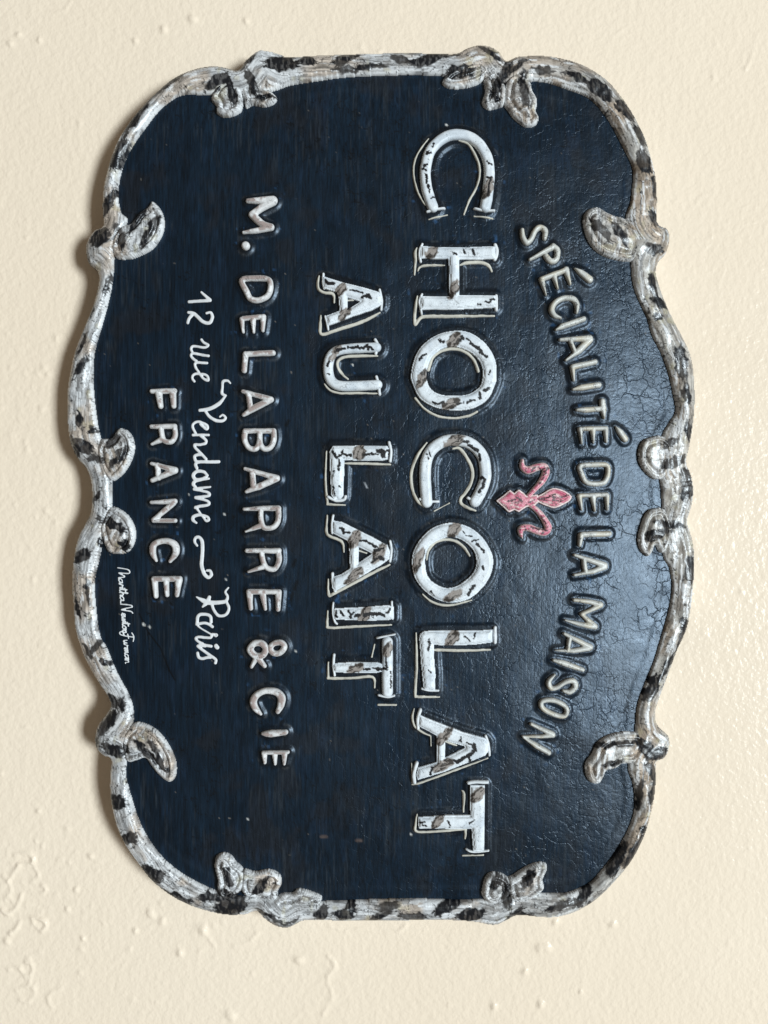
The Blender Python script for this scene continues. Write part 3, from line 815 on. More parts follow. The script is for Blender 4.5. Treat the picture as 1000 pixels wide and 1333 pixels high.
cr('cream capital T of the arched line', KL(f_, [(505, 186, 22), (560, 186, 42), (680, 178, 40)]), KL(f_, [(694, 122, 46), (700, 180, 50), (706, 242, 20)]))
cr('cream capital E under the second accent', KL(f_, [(528, 324, 34), (722, 317, 34)]), KL(f_, [(530, 330, 38), (541, 430, 14)]), KL(f_, [(624, 330, 44), (628, 425, 14)]), KL(f_, [(720, 325, 42), (724, 415, 20)]))
cr('cream acute accent beside the T of the arched line', K(f_, [(793, 303, 10), (830, 345, 44), (866, 393, 50)]))
cr('cream capital D of the arched line', RING(f_, [(532, 592), (640, 582), (728, 586), (736, 650), (708, 708), (640, 722), (572, 706), (542, 650)], 7))
cr('cream capital E after the D of the arched line', KL(f_, [(524, 806, 34), (728, 800, 34)]), KL(f_, [(526, 812, 42), (541, 910, 16)]), KL(f_, [(624, 810, 46), (638, 917, 14)]), KL(f_, [(730, 805, 40), (733, 905, 20)]))
cr('cream capital L of the article in the arched line', KL(f_, [(745, 1083, 42), (545, 1088, 44)]), KL(f_, [(538, 1092, 44), (526, 1165, 26)]))
cr('cream capital A of the article in the arched line', lst([(748, 722.5, 4.5), (788, 736, 8.6)]), lst([(788, 738, 8.6), (772, 744, 7), (748, 748.5, 4)]), lst([(760, 727, 6.4), (762.5, 745, 6.4)]))
cr('cream capital M of the last arched word', KL(g_, [(485, 172, 26), (600, 186, 36), (682, 207, 44)]), KL(g_, [(682, 212, 42), (600, 250, 32), (540, 274, 30)]), KL(g_, [(540, 276, 30), (640, 365, 42)]), KL(g_, [(640, 370, 42), (520, 346, 38), (418, 317, 12)]))
cr('cream capital A of the last arched word', KL(g_, [(412, 415, 24), (605, 515, 46)]), KL(g_, [(603, 522, 46), (480, 540, 34), (348, 535, 12)]), KL(g_, [(455, 440, 32), (438, 540, 30)]))
cr('cream capital I of the last arched word', KL(g_, [(335, 606, 26), (420, 632, 46), (550, 680, 34)]))
cr('cream capital S of the last arched word', K(g_, [(342, 714, 20), (302, 760, 36), (315, 808, 38), (360, 805, 36), (420, 767, 38), (478, 757, 44), (496, 800, 44), (456, 838, 40), (408, 828, 22)]))
cr('cream capital O of the last arched word', RING(g_, [(258, 902), (330, 897), (408, 930), (436, 970), (418, 1012), (360, 1008), (282, 972), (247, 936)], 6.6))
cr('cream capital N ending the arched line', KL(g_, [(172, 1066, 24), (330, 1145, 42)]), KL(g_, [(332, 1150, 42), (240, 1160, 26), (112, 1155, 16)]), KL(g_, [(118, 1163, 18), (210, 1225, 42), (303, 1280, 38)]))

h_ = T(630, 580, .12)
FLEUR = [('fleur_petal', [splay(h_([(545, 575), (620, 535), (740, 470), (850, 490), (930, 540), (940, 570), (900, 610), (770, 670), (680, 650), (600, 615)]))]),
         ('fleur_petal', [K(h_, [(480, 545, 55), (560, 460, 62), (630, 380, 78), (668, 290, 85), (645, 228, 80), (560, 240, 85), (470, 270, 88), (412, 230, 62), (410, 165, 42)])]),
         ('fleur_petal', [K(h_, [(490, 640, 55), (580, 710, 62), (650, 800, 72), (692, 885, 85), (660, 940, 80), (580, 930, 82), (480, 890, 82), (402, 900, 70), (392, 955, 52), (412, 1005, 12)])]),
         ('fleur_base', [ply(h_([(135, 600), (230, 530), (275, 490), (320, 528), (370, 485), (420, 520), (450, 555), (570, 540), (580, 610), (540, 645), (450, 660), (370, 715), (325, 690), (265, 718), (220, 675)]))])]

q_ = T(235, 430, .06); o_ = T(235, 540, .06); p_ = T(240, 790, .06)
def C6(tr, pts, w): return cst(W(tr, pts, w * .06))
SCRIPT = [
    ('white painted script number', [KL(a_, [(230, 775, 16), (292, 832, 26)]), KL(a_, [(294, 836, 24), (140, 843, 22)]),
                                     K(a_, [(270, 928, 18), (300, 925, 20), (312, 960, 24), (290, 1000, 26), (240, 988, 26), (180, 932, 26), (135, 920, 20)]), K(a_, [(165, 935, 26), (140, 965, 24), (130, 995, 22)])]),
    ('short white painted script word after the number', [
        C6(q_, [(445, 195), (500, 260), (595, 310), (565, 352), (480, 365), (350, 340), (250, 335), (215, 390), (240, 460)], 55),
        C6(q_, [(600, 550), (450, 525), (310, 495), (235, 495), (215, 545), (260, 605), (330, 655)], 60),
        C6(q_, [(568, 705), (450, 697), (345, 690), (300, 725), (320, 800), (380, 890), (440, 985), (500, 1050), (580, 1085), (602, 1065), (580, 990), (520, 955), (420, 940), (320, 935), (255, 975), (245, 1040), (290, 1100)], 56)]),
    ('long white painted script word with a large swash capital', [
        K(b_, [(555, 160, 14), (535, 143, 20), (503, 148, 22), (498, 190, 20), (495, 235, 22), (520, 250, 18)]), K(b_, [(520, 252, 16), (470, 310, 28), (400, 345, 28), (332, 355, 22)]), K(b_, [(365, 350, 20), (400, 398, 22), (450, 430, 24), (500, 432, 22), (520, 410, 20), (500, 390, 16), (480, 402, 14)]),
        C6(o_, [(325, 400), (265, 290), (258, 210), (340, 148), (450, 162), (560, 220), (585, 280), (560, 312), (500, 270), (430, 200)], 58),
        C6(o_, [(605, 435), (430, 430), (262, 435)], 58), C6(o_, [(430, 450), (520, 520), (555, 570), (530, 620), (420, 645), (300, 648), (315, 715), (400, 800), (550, 955)], 62),
        C6(o_, [(440, 862), (360, 864), (297, 902), (325, 1000), (400, 1020)], 70), C6(o_, [(825, 1015), (700, 1020), (400, 1020), (318, 1070), (345, 1150)], 72),
        K(b_, [(385, 825, 20), (360, 800, 22), (310, 798, 26), (284, 826, 28), (302, 856, 26), (350, 852, 22), (388, 828, 18)]), K(b_, [(398, 850, 16), (305, 866, 24), (284, 890, 26), (302, 912, 18)]),
        K(b_, [(408, 910, 16), (340, 918, 20), (290, 926, 22)]), K(b_, [(300, 930, 18), (388, 948, 20), (396, 974, 22), (300, 986, 22)]), K(b_, [(300, 990, 18), (384, 1010, 20), (396, 1038, 22), (330, 1050, 22), (298, 1060, 20)]),
        K(b_, [(300, 1055, 18), (350, 1120, 16), (378, 1155, 18), (398, 1148, 20), (385, 1125, 18), (330, 1112, 22), (286, 1125, 26), (282, 1150, 24), (306, 1170, 16)])]),
    ('white painted curling dash', [K(c_, [(312, 335, 16), (295, 310, 20), (300, 280, 24), (328, 275, 24), (350, 310, 26), (350, 400, 28), (345, 470, 28), (362, 535, 28), (392, 565, 26), (416, 548, 24), (408, 518, 22), (385, 515, 18)])]),
    ('white painted script word after the curling dash', [
        K(c_, [(540, 640, 12), (518, 670, 16), (535, 702, 20), (522, 735, 26), (480, 745, 30), (400, 748, 34), (360, 735, 34), (308, 708, 12)]), K(c_, [(402, 708, 26), (385, 745, 34), (352, 778, 14)]), K(c_, [(525, 738, 20), (545, 790, 22), (520, 835, 22), (470, 842, 22), (437, 805, 22), (420, 760, 22)]),
        C6(p_, [(575, 330), (565, 220), (490, 170), (345, 166), (282, 220), (270, 320), (262, 380)], 70), C6(p_, [(605, 435), (530, 382), (420, 352), (270, 382)], 62), C6(p_, [(262, 390), (335, 460), (530, 572), (580, 592)], 38),
        C6(p_, [(560, 592), (680, 588), (712, 620), (680, 642), (630, 604)], 36), C6(p_, [(588, 605), (568, 665), (480, 672), (300, 660), (237, 692), (285, 752), (390, 805)], 60), C6(p_, [(578, 857), (450, 835), (330, 792)], 62),
        C6(p_, [(450, 852), (285, 850), (330, 900), (440, 980), (560, 1060), (650, 1120), (682, 1165), (668, 1220)], 62), C6(p_, [(275, 1010), (302, 1100), (380, 1130), (480, 1105), (560, 1100)], 66), C6(p_, [(685, 850), (710, 880)], 92)])]
s_ = T(120, 730, .1125)
# small cursive hand: strokes per letter in (along, up) units, then its advance
HAND = {
    'M': ([[(0, 0), (.3, 2.6), (.8, 3.3), (1.2, 2.8), (1.1, .2), (1.7, 1.6), (2.0, 1.5), (2.1, .1), (2.3, .1)]], 2.3),
    'a': ([[(.9, .9), (.4, 1.0), (.05, .5), (.3, 0), (.8, .4), (.92, 1.0), (.95, .1), (1.2, .1)]], 1.2),
    'r': ([[(0, .1), (.25, 1.1), (.35, .85), (.7, .95), (.7, .2), (.9, .1)]], .9),
    't': ([[(0, .1), (.32, 2.1), (.3, .2), (.6, .1)], [(0, 1.5), (.8, 1.7)]], .7),
    'h': ([[(0, .1), (.4, 2.0), (.25, 2.1), (.2, 0), (.3, .7), (.6, 1.0), (.75, .7), (.75, .1), (1, .1)]], 1.0),
    '.': ([[(.1, 0), (.2, .05)]], .5),
    'N': ([[(0, 0), (.2, 2.8), (.6, 3.2), (.7, 2.6), (1.2, .1), (1.5, 2.6), (1.9, 3.2)]], 1.9),
    'e': ([[(0, .3), (.5, .6), (.55, .95), (.25, 1), (.1, .5), (.35, 0), (.8, .2)]], .8),
    'w': ([[(0, 1), (.15, .1), (.4, .2), (.55, .9), (.6, .1), (.9, .2), (1, 1), (1.2, .9)]], 1.2),
    'o': ([[(.5, 1), (.1, .7), (.15, .1), (.5, .05), (.7, .5), (.5, 1), (.9, .9)]], .9),
    'n': ([[(0, 1), (.1, 0), (.2, .7), (.5, 1), (.6, .7), (.62, .1), (.85, .1)]], .85),
    'F': ([[(.7, 2.8), (.5, .8), (.2, -.7), (-.3, -.8), (-.4, -.1), (.3, .3)], [(-.2, 2.5), (.6, 3.0), (1.6, 2.7)], [(.1, 1.3), (1.0, 1.5)]], 1.4),
    'u': ([[(0, 1), (.1, .1), (.4, .1), (.6, .9), (.65, .1), (.9, .1)]], .9),
    'm': ([[(0, 1), (.05, 0), (.2, .8), (.4, 1), (.5, .1), (.6, .8), (.8, 1), (.9, .1), (1.15, .1)]], 1.15)}
SIGNATURE = []
along = 0.0
for ch in ('M', 'a', 'r', 't', 'h', 'a', '.', 'N', 'e', 'w', 't', 'o', 'n', 'F', 'u', 'r', 'm', 'a', 'n'):
    for st in HAND[ch][0]:
        pts = []
        for u_, v_ in st:
            y_ = 90 + (along + u_) * 54.5
            x_ = 252 + (y_ - 80) * 0.082 + v_ * 44
            pts.append((x_, y_))
        SIGNATURE.append(cst([(p_x, p_y, 1.35 if ch not in 'MNF' else 1.6) for p_x, p_y in s_(pts)]))
    along += HAND[ch][1]

# ---- panel -------------------------------------------------------------------------------------
PG = Grid(90, 75, 905, 1195, 1.6)
d_panel = poly_sdf(PG, [INNER], reach=50)
dL = np.full((PG.ny, PG.nx), 40.0)      # distance to the raised lettering
bigm = np.zeros((PG.ny, PG.nx))
def stamp_letters(shs, extra=0.0, into=None):
    x0, y0, x1, y1 = shapes_bbox(shs)
    m = 28
    i0 = max(int((x0 - m - PG.x0) / PG.step), 0); i1 = min(int((x1 + m - PG.x0) / PG.step) + 1, PG.nx)
    j0 = max(int((y0 - m - PG.y0) / PG.step), 0); j1 = min(int((y1 + m - PG.y0) / PG.step) + 1, PG.ny)
    sub = Grid(PG.xs[i0], PG.ys[j0], PG.xs[i1 - 1], PG.ys[j1 - 1], PG.step)
    sub.nx, sub.ny = i1 - i0, j1 - j0
    sub.xs, sub.ys = PG.xs[i0:i1], PG.ys[j0:j1]
    sub.X, sub.Y = PG.X[j0:j1, i0:i1], PG.Y[j0:j1, i0:i1]
    for sh in shs:
        v = dL[j0:j1, i0:i1]
        np.minimum(v, shape_sdf(sub, sh) + extra, out=v)
for lab, kind, rel, thin, shad in LET:
    stamp_letters(rel, 0.0 if kind == 'big' else 3.0)
for nm, rel in FLEUR:
    stamp_letters(rel, 2.0)

def dome(X, Y):
    """the sheet bulges gently towards the viewer and falls off to the moulding"""
    u = np.clip(np.abs((X - 497) / 392), 0, 1)
    v = np.clip(np.abs((Y - 635) / 565), 0, 1)
    return 29.0 * (1 - u ** 3.0) * (1 - v ** 3.6)

def panel_height(X, Y, dl, dp):
    z = 33.0 + dome(X, Y)
    z = z + 2.2 * (1 - smooth(5.0, 10.0, dl))
    z = z + 0.8 * (1 - smooth(0, 9, -dp))
    z = z + (fbm(X / 60, Y / 60, 3, 3) - .5) * 2.2
    return z
PH = panel_height(PG.X, PG.Y, dL, d_panel)

def sample(field, X, Y):
    fx = np.clip((X - PG.x0) / PG.step, 0, PG.nx - 1.001); fy = np.clip((Y - PG.y0) / PG.step, 0, PG.ny - 1.001)
    i = fx.astype(int); j = fy.astype(int); a = fx - i; b = fy - j
    return (field[j, i] * (1 - a) + field[j, i + 1] * a) * (1 - b) + (field[j + 1, i] * (1 - a) + field[j + 1, i + 1] * a) * b

def panel_paint():
    X, Y = PG.X, PG.Y
    C = np.ones((PG.ny, PG.nx, 3)) * np.array([0.0027, 0.0088, 0.0176])
    v = 0.45 + 1.1 * fbm(X / 3.4, Y / 70, 101, 4)
    C = C * v[..., None]
    low = fbm(X / 90, Y / 120, 104, 3)
    C = C * (0.75 + 0.5 * low)[..., None]
    # duller black-brown rubbed patches
    br = smooth(0.56, 0.72, fbm(X / 34, Y / 46, 107, 4))
    C = mixc(C, (0.0095, 0.0105, 0.0135), br * 0.6)
    # bluer brush strokes
    bl = smooth(0.60, 0.74, fbm(X / 14, Y / 40, 111, 3))
    C = mixc(C, (0.0068, 0.0165, 0.034), bl * 0.4)
    sp = smooth(0.80, 0.86, fbm(X / 7, Y / 9, 114, 2)) * (1 - smooth(8, 22, dL))
    C = mixc(C, (0.020, 0.060, 0.135), sp * 0.8)
    gs = smooth(0.60, 0.72, fbm(X / 2.0, Y / 55, 116, 3)) * smooth(0.45, 0.6, fbm(X / 60, Y / 60, 117, 2))
    C = mixc(C, (0.022, 0.027, 0.033), gs * 0.5)
    # black outlining brushed round the letters
    wob = (fbm(X / 6, Y / 6, 118, 3) - .5) * 7
    halo = 1 - smooth(3.0, 10.0, dL + wob)
    C = mixc(C, (0.0026, 0.0032, 0.0045), halo * 0.85)
    # dry-brushed pale ridge round the letters, its highlight partly put into the colour
    rub_highlight = np.exp(-((dL - 8.2) / 1.5) ** 2) * smooth(0.50, 0.66, fbm(X / 15, Y / 15, 121, 3))
    C = mixc(C, (0.085, 0.090, 0.095), rub_highlight * 0.35)
    # tiny flecks of paint
    fl = smooth(0.965, 0.985, vn(X / 2.6, Y / 2.6, 131)) * smooth(0.6, 0.75, vn(X / 31, Y / 31, 132))
    C = mixc(C, (0.16, 0.14, 0.12), fl * 0.8)
    # dark cracks
    f = fbm(X / 26, Y / 22, 141, 4)
    ck = (1 - smooth(0.003, 0.012, np.abs(f - 0.5))) * smooth(0.46, 0.54, fbm(X / 50, Y / 50, 142, 2))
    C = mixc(C, (0.0018, 0.002, 0.0028), ck * 0.85)
    def line(pts, w, col, a):
        nonlocal C
        dd = stroke_sdf(PG, [(x, y, w) for x, y in pts], 6)
        C = mixc(C, col, (1 - smooth(-0.6, 1.0, dd)) * a)
    line([(178, 800), (190, 824), (207, 845), (218, 872), (226, 886)], 1.6, (0.0015, 0.002, 0.003), 1)
    for x, y, r in [(375, 551, 3), (384, 733, 4), (386, 762, 5), (381, 776, 4), (368, 940, 2)]:
        line([(x - 2, y + r), (x + 1, y - r)], 4, (0.0015, 0.002, 0.003), .9)
    for x, y in [(421, 1093), (467, 1098)]:
        line([(x - 3, y), (x + 3, y)], 4, (0.075, 0.055, 0.048), .8)
    for x, y, w in [(292, 669, 2), (582, 157, 2.6), (459, 475, 1.5), (245, 643, 1.2), (535, 1089, 1.6), (385, 847, 1.5), (321, 1069, 1.5), (294, 754, 1.4), (443, 634, 2), (184, 814, 3), (192, 817, 2)]:
        line([(x, y), (x + .6, y + 1)], w, (0.6, 0.6, 0.58), .9)
    line([(475, 629), (478, 635)], 1.2, (0.4, 0.42, 0.45), .9)
    return C

d_sheet = d_panel - 15.0
d_sheet[:] = np.where(d_sheet > 40, 40, d_sheet)
used, X_, Y_, F_ = field_faces(PG, d_sheet)
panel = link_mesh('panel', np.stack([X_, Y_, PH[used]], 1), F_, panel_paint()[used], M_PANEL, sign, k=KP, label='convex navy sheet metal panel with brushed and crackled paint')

# ---- frame and its scrolls ---------------------------------------------------------------------
FG = Grid(82, 54, 912, 1214, 1.0)
dO, arcO = poly_sdf(FG, [OUTER], arc=True, reach=70)
dI = poly_sdf(FG, [INNER], reach=70)
dF = np.maximum(dO, -dI)
tt = np.clip(-dF / 17.0, 0, 1)
def panel_under(X, Y):
    return sample(PH, 500 + (X - 500) * KS / KP, 666.5 + (Y - 666.5) * KS / KP)
hF = np.maximum(34.5, np.minimum(panel_under(FG.X, FG.Y) + 0.5, 46)) + 10.0 * np.sqrt(np.clip(1 - (1 - tt) ** 2, 0, 1))
lump = fbm(FG.X / 26, FG.Y / 26, 151, 3) - .5
flute = fbm(arcO / 60, -dO / 5.0, 152, 3) - .5
hF = hF + (lump * 7.0 + flute * 1.4) * smooth(0, 8, -dF)
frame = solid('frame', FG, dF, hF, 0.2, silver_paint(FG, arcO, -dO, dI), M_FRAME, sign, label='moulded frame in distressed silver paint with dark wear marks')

for i, sc in enumerate(SCROLLS):
    x0 = min(p[0] for p in sc); x1 = max(p[0] for p in sc); y0 = min(p[1] for p in sc); y1 = max(p[1] for p in sc)
    g = Grid(x0 - 4, y0 - 4, x1 + 4, y1 + 4, 0.85)
    d = poly_sdf(g, [sc], reach=50)
    q = np.clip(-d / 12.0, 0, 1)
    base = sample(PH, g.X, g.Y)
    h = np.maximum(37.0, panel_under(g.X, g.Y) + 1.0) + 11.5 * np.sqrt(np.clip(1 - (1 - q) ** 2, 0, 1))
    h = h - 5.0 * np.exp(-((-d - 9.0) / 2.4) ** 2) + (fbm(g.X / 12, g.Y / 12, 160 + i, 2) - .5) * 2.6 * smooth(0, 6, -d)
    # keep the scroll's end inside the moulding it grows from

    fi = np.clip(((g.X - FG.x0) / FG.step).astype(int), 0, FG.nx - 1); fj = np.clip(((g.Y - FG.y0) / FG.step).astype(int), 0, FG.ny - 1)
    do = -dO[fj, fi]
    h = h - 16 * (1 - smooth(4, 22, do))
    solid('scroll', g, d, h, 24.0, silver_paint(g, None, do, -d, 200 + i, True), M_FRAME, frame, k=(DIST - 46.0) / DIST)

# ---- raised letters ----------------------------------------------------------------------------
PATCH = [  # brown scuffs across the white letters: x, y, half length, half width, angle
    (635, 246, 17, 7, -68), (562, 331, 11, 7, -50), (590, 379, 16, 6, -65), (591, 445, 14, 8, -58), (549, 494, 15, 6, -65), (586, 527, 14, 7, -25),
    (590, 576, 16, 8, -30), (590, 690, 14, 8, -60), (544, 729, 20, 6, -70), (589, 774, 16, 7, -25), (588, 829, 15, 8, -58), (578, 957, 15, 7, -52),
    (576, 995, 17, 7, -28), (621, 1034, 13, 8, -50), (569, 1071, 13, 6, -50), (445, 379, 11, 7, -55), (449, 411, 12, 6, -45), (438, 460, 16, 5, -60),
    (468, 590, 11, 9, -70), (462, 702, 14, 8, -65), (493, 720, 17, 7, -58), (461, 749, 17, 7, -45), (475, 799, 13, 8, -62), (505, 844, 12, 6, -72),
    (463, 868, 13, 6, -25)]

def _cracks():
    out = []
    def add(x0, y0, *lines):
        t_ = T(x0, y0, .15)
        for ln in lines:
            w = 1.5
            if isinstance(ln[0], (int, float)):
                w, ln = ln[0], ln[1:]
            out.append((w, t_(list(ln))))
    add(520, 150, [(300, 245), (290, 275)], [(258, 312), (235, 338), (275, 325)], [(205, 440), (240, 430), (200, 470), (235, 486)], [(225, 518), (240, 560), (234, 600), (255, 640), (262, 692)], [(760, 408), (775, 425), (802, 432)], [(760, 545), (795, 552), (772, 620), (764, 705)], [(270, 735), (300, 725)])
    add(520, 310, [(455, 140), (490, 165)], [(550, 112), (562, 152)], [(628, 118), (642, 160)], [(738, 570), (770, 576), (788, 550), (812, 545)], [(680, 590), (700, 592)], [2.4, (340, 898), (358, 915), (382, 912)], [2.4, (515, 905), (540, 868), (548, 890)], [(570, 888), (612, 912)], [2.2, (608, 930), (640, 945), (672, 970)], [2.4, (680, 965), (702, 990), (690, 1005), (748, 1042)], [2.2, (170, 1072), (195, 1035), (232, 1020)], [(780, 1165), (770, 1190)])
    add(520, 490, [2.8, (725, 132), (765, 115)], [2.4, (690, 155), (695, 202)], [2.2, (585, 236), (610, 220), (640, 215)], [(280, 230), (330, 246), (378, 234)], [(490, 252), (550, 240)], [2.4, (555, 568), (585, 577)], [3, (600, 600), (640, 630), (672, 652)], [2.2, (685, 678), (696, 732)], [3, (706, 880), (732, 898), (716, 960), (680, 1000)], [1, (238, 680), (250, 720)], [1, (255, 665), (268, 700)])
    add(520, 650, [2, (665, 385), (700, 420), (722, 450)], [2.8, (592, 818), (608, 782), (640, 742), (618, 770)], [1, (540, 270), (572, 312), (620, 320)], [1, (620, 360), (675, 345)], [1.2, (715, 570), (722, 605)], [1.2, (270, 790), (300, 830)])
    add(520, 800, [2.2, (250, 208), (258, 240), (244, 298)], [(560, 180), (590, 200), (605, 212)], [(650, 158), (640, 200)], [1, (250, 470), (270, 490)])
    add(520, 930, [3.6, (640, 250), (656, 290), (630, 320), (580, 350), (510, 392)], [2, (470, 382), (512, 412)], [1.6, (600, 368), (610, 392)], [1.6, (530, 178), (525, 222)], [2.4, (282, 450), (268, 512)], [1.6, (580, 230), (622, 246)], [1.6, (608, 942), (652, 912)], [1, (420, 922), (440, 962), (432, 980)], [1.2, (180, 940), (222, 930)], [1.2, (205, 960), (230, 962)])
    add(400, 340, [2.2, (165, 180), (185, 212), (237, 214)], [1.6, (380, 268), (430, 275), (482, 296)], [2.4, (480, 332), (520, 314), (552, 342)], [2, (500, 322), (545, 322), (540, 305)], [2.6, (265, 790), (330, 770)], [2.4, (360, 762), (400, 768), (440, 754)], [2.4, (450, 768), (490, 772), (520, 748), (530, 778)], [2, (540, 760), (568, 776)], [1.5, (180, 922), (198, 880)], [1, (180, 990), (205, 992)])
    add(400, 560, [2.6, (228, 198), (260, 242), (302, 215), (310, 185)], [2, (320, 214), (385, 222)], [2, (500, 220), (560, 208), (612, 216)], [4.5, (620, 186), (660, 186), (662, 225)], [2, (670, 192), (716, 178), (712, 240)], [1.5, (240, 340), (232, 400)], [1.5, (230, 495), (246, 572)], [1.5, (282, 270), (280, 350)], [1.5, (285, 490), (296, 500)], [2.6, (295, 848), (318, 868), (320, 892)], [1.5, (330, 878), (372, 888)], [1.8, (460, 950), (520, 965), (562, 985), (602, 1012)], [2.2, (590, 1040), (662, 1020)], [4, (630, 1095), (652, 1112)], [2.5, (560, 1142), (604, 1108)])
    add(400, 740, [1.8, (258, 362), (255, 400), (266, 412)], [1.8, (290, 360), (322, 402)], [2, (360, 362), (382, 392), (412, 370)], [2, (385, 390), (378, 415)], [3, (425, 398), (452, 398)], [3, (500, 392), (542, 384)], [3, (560, 378), (600, 386), (640, 380), (666, 402)], [2.2, (690, 378), (716, 350)], [1.8, (580, 388), (575, 415)], [2, (500, 862), (545, 860)], [2, (570, 848), (612, 856)], [2.6, (620, 862), (682, 854)], [1.5, (682, 760), (690, 862)], [1.3, (720, 880), (728, 1020)])
    return out
CRACKS = _cracks()

def letter_paint(kind, g, d, n):
    X, Y = g.X, g.Y
    if kind == 'big':
        v = 0.75 + 0.26 * (fbm(X / 7, Y / 7, 201, 4) - .5)
        C = v[..., None] * np.array([0.955, 1.0, 1.045])
        bl = smooth(0.50, 0.70, fbm(X / 20, Y / 20, 202, 3)) * 0.35
        C = mixc(C, (0.40, 0.47, 0.55), bl)
        wx = (fbm(X / 4, Y / 4, 203, 2) - .5) * 5
        for (x, y, a, b, ang) in PATCH:
            if not (X.min() - 20 < x < X.max() + 20 and Y.min() - 20 < y < Y.max() + 20):
                continue
            c, s2 = math.cos(math.radians(ang)), math.sin(math.radians(ang))
            u = ((X - x) * c + (Y - y) * s2 + wx) / a; w = (-(X - x) * s2 + (Y - y) * c + wx) / b
            m = 1 - smooth(0.82, 1.05, np.sqrt(u * u + w * w))
            hs = fbm(u * a / 8, w * b / 1.5, 204 + n, 2)
            C = mixc(C, (0.22, 0.17, 0.135), m * 0.85)
            C = mixc(C, (0.045, 0.036, 0.030), m * smooth(0.46, 0.58, hs))
        f = fbm(X / 7.0, Y / 7.0, 211, 4)
        ck = (1 - smooth(0.010, 0.030, np.abs(f - 0.5))) * smooth(0.53, 0.58, fbm(X / 13, Y / 13, 212, 2)) * smooth(1.5, 3.5, -d)
        C = mixc(C, (0.05, 0.045, 0.045), ck * 0.5 * smooth(0.5, 0.6, fbm(X / 30, Y / 30, 215, 2)))
        jx = (fbm(X / 2.2, Y / 2.2, 216, 2) - .5) * 3.2
        for w, ln in CRACKS:
            if not (X.min() < ln[0][0] < X.max() and Y.min() < ln[0][1] < Y.max()):
                continue
            dd = stroke_sdf(g, [(x, y, w * 1.25 + 0.5) for x, y in ln], 8) + jx
            C = mixc(C, (0.008, 0.007, 0.008), 1 - smooth(-0.1, 0.35, dd))
        ck = (1 - smooth(0.004, 0.014, np.abs(fbm(X / 4, Y / 4, 213, 3) - 0.5))) * smooth(0.55, 0.62, fbm(X / 16, Y / 16, 214, 2))
        C = mixc(C, (0.10, 0.10, 0.10), ck * 0.7)
    elif kind == 'name':
        v = 0.68 + 0.35 * (fbm(X / 5, Y / 5, 221, 4) - .5)
        C = v[..., None] * np.array([1.0, 0.975, 0.965])
        br = smooth(0.42, 0.58, fbm(X / 9, Y / 9, 222, 3)) * smooth(0.8, 2.0, -d)
        C = mixc(C, (0.31, 0.225, 0.20), br * 0.85)
        ck = (1 - smooth(0.008, 0.026, np.abs(fbm(X / 4, Y / 4, 223, 3) - 0.5))) * smooth(0.55, 0.62, fbm(X / 11, Y / 11, 224, 2))
        C = mixc(C, (0.04, 0.035, 0.035), ck * 0.75)
        rimw = (1 - smooth(0.2, 1.3, -d)) * 0.7
        C = mixc(C, (0.78, 0.77, 0.76), rimw)
    else:
        v = 0.56 + 0.30 * (fbm(X / 5, Y / 5, 231, 4) - .5)
        C = v[..., None] * np.array([0.98, 0.965, 0.90])
        ye = smooth(0.56, 0.70, fbm(X / 13, Y / 13, 232, 2))
        C = mixc(C, (0.54, 0.45, 0.30), ye * 0.4)
        ck = (1 - smooth(0.008, 0.024, np.abs(fbm(X / 4.5, Y / 4.5, 233, 3) - 0.5))) * smooth(0.52, 0.58, fbm(X / 12, Y / 12, 234, 2))
        C = mixc(C, (0.03, 0.027, 0.025), ck * 0.85)
        C = mixc(C, (0.30, 0.29, 0.27), (1 - smooth(0.0, 1.0, -d)) * 0.4)
    return C

def relief(g, d, H, R):
    q = np.clip(-d / R, 0, 1)
    return H * np.sqrt(np.clip(1 - (1 - q) ** 2, 0, 1))

def bgrid(shs, step, m=3):
    x0, y0, x1, y1 = shapes_bbox(shs)
    return Grid(x0 - m, y0 - m, x1 + m, y1 + m, step)

def flat_paint(g, col, seed):
    v = 0.85 + 0.3 * fbm(g.X / 6, g.Y / 6, seed, 3)
    return v[..., None] * np.array(col)

for n, (lab, kind, rel, thin, shad) in enumerate(LET):
    g = bgrid(rel + thin, 0.75)
    d = np.minimum.reduce([shape_sdf(g, s) for s in rel])
    d = d + (fbm(g.X / 9, g.Y / 9, 300 + n, 2) - .5) * 0.8
    if kind == 'big':
        h = 1.5 + relief(g, d, 5.6, 5.2)
    else:
        h = 1.2 + relief(g, d, 5.0, 3.6)
    base = sample(PH, g.X, g.Y)
    mat = M_CREAM if kind == 'cream' else M_LETTER
    L = solid('accent' if 'accent near' in lab or 'accent beside' in lab else ('full_stop' if 'full stop' in lab else ('ampersand' if 'ampersand' == lab.split()[-1] and 'white ampersand' == lab else 'letter')),
              g, d, base + h, base - 2.0, letter_paint(kind, g, d, n), mat, sign, label=lab, k=KP)
    for s in thin:
        gg = bgrid([s], 0.75)
        dd = shape_sdf(gg, s) + (fbm(gg.X / 5, gg.Y / 5, 350 + n, 2) - .5) * 0.7
        bb = sample(PH, gg.X, gg.Y)
        solid('serif', gg, dd, bb + 1.6 + relief(gg, dd, 2.4, 1.8), bb - 1.5, flat_paint(gg, (0.70, 0.72, 0.74), 360 + n), M_THIN, L, k=KP)
    for s in shad:
        gg = bgrid([s], 0.75)
        dd = shape_sdf(gg, s) + (fbm(gg.X / 5, gg.Y / 5, 370 + n, 2) - .5) * 0.8
        bb = sample(PH, gg.X, gg.Y)
        solid('shadow_line', gg, dd, bb + 0.5 + relief(gg, dd, 1.6, 1.8), bb - 1.5, flat_paint(gg, (0.56, 0.53, 0.46), 380 + n), M_THIN, L, k=KP)

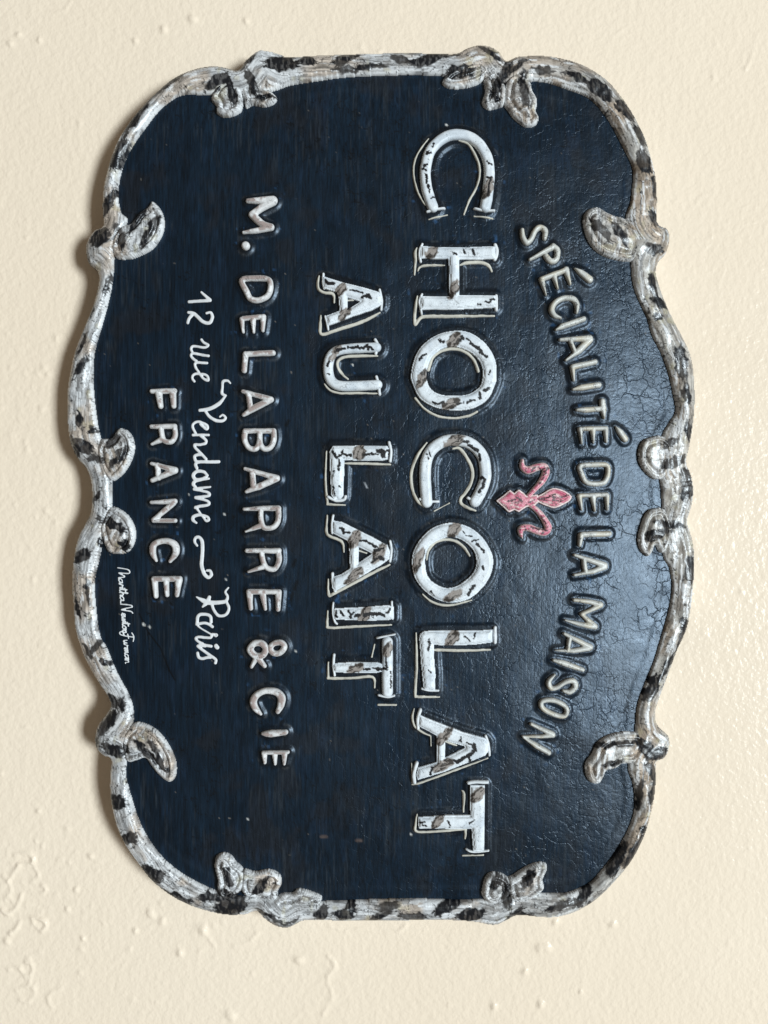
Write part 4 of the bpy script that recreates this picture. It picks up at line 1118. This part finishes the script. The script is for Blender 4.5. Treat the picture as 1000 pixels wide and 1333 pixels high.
# ---- fleur-de-lis ------------------------------------------------------------------------------
fl = bpy.data.objects.new('fleur_de_lis', None)
COL.objects.link(fl)
fx, fz = px2w(694, 650, KP)
fl.location = (float(fx), -58 * S, float(fz))
fl.empty_display_size = 0.02
fl.parent = sign
fl['label'] = 'small pink fleur-de-lis emblem'
for n, (nm, rel) in enumerate(FLEUR):
    g = bgrid(rel, 0.6)
    d = np.minimum.reduce([shape_sdf(g, s) for s in rel]) + (fbm(g.X / 6, g.Y / 6, 400 + n, 2) - .5) * 0.6
    base = sample(PH, g.X, g.Y)
    v = fbm(g.X / 4, g.Y / 4, 411, 3)
    C = np.ones(v.shape + (3,)) * np.array([0.64, 0.23, 0.29])
    C = mixc(C, (0.52, 0.11, 0.18), smooth(0.48, 0.62, fbm(g.X / 6, g.Y / 6, 412, 3)))
    C = mixc(C, (0.74, 0.60, 0.56), smooth(0.56, 0.74, fbm(g.X / 7 + g.Y / 9, g.Y / 2.6 - g.X / 9, 415, 3)) * .7)
    C = mixc(C, (0.72, 0.64, 0.60), (1 - smooth(0.6, 2.0, -d)) * .8)
    f = fbm(g.X / 4.5, g.Y / 4.5, 413, 3)
    C = mixc(C, (0.06, 0.035, 0.035), (1 - smooth(0.02, 0.05, np.abs(f - 0.5))) * smooth(0.42, 0.5, fbm(g.X / 9, g.Y / 9, 414, 2)) * smooth(1, 2.0, -d) * .85)
    jx = (fbm(g.X / 1.8, g.Y / 1.8, 416, 2) - .5) * 3
    for w, ln in [(1.6, [(500, 275), (545, 242)]), (1.3, [(580, 238), (592, 255)]), (1.8, [(605, 262), (690, 240), (650, 285)]), (1.4, [(640, 325), (662, 305)]), (2.2, [(250, 606), (330, 583)]),
                  (1.8, [(340, 562), (402, 604)]), (1.4, [(330, 618), (380, 606)]), (2.0, [(590, 578), (720, 556), (800, 572)]), (1.4, [(700, 545), (762, 528)]), (1.2, [(830, 562), (905, 540)]), (1.6, [(740, 592), (842, 600)]),
                  (1.2, [(620, 590), (690, 600)]), (1.4, [(430, 880), (446, 912)]), (1.6, [(500, 888), (590, 905), (680, 922)]), (1.3, [(600, 762), (640, 815), (680, 880)]), (1.3, [(470, 620), (540, 590)]), (1.3, [(590, 420), (640, 350)]), (1.4, [(620, 950), (640, 935)])]:
        dd = stroke_sdf(g, [(x, y, w) for x, y in h_(ln)], 8) + jx
        C = mixc(C, (0.035, 0.022, 0.024), (1 - smooth(-0.2, 0.7, dd)) * .9)
    h = (1.4 if n < 3 else 2.2) + relief(g, d, 5.0, 4.2) - (1.6 * np.exp(-(d + 5.5) ** 2 / 1.5) if nm == 'fleur_petal' and n == 0 else 0)
    solid(nm, g, d, base + h, base - 2.0, C, M_PINK, fl, k=KP)

# ---- painted script and signature --------------------------------------------------------------
def thin_word(name, shs, label, col, hgt, seed):
    g = bgrid(shs, 0.6, 2)
    d = np.minimum.reduce([shape_sdf(g, s) for s in shs]) + (fbm(g.X / 4, g.Y / 4, seed, 2) - .5) * 0.5
    base = sample(PH, g.X, g.Y)
    solid(name, g, d, base + 0.4 + relief(g, d, hgt, 1.5), base - 1.5, flat_paint(g, col, seed + 1), M_THIN, sign, label=label, k=KP)

for n, (lab, shs) in enumerate(SCRIPT):
    thin_word('script_dash' if 'dash' in lab and 'curling dash' == ' '.join(lab.split()[-2:]) and 'word' not in lab else 'script_word', shs, lab, (0.72, 0.72, 0.73), 1.0, 500 + 3 * n)
thin_word('signature', SIGNATURE, 'tiny white handwritten signature beside the frame', (0.76, 0.77, 0.78), 0.5, 540)
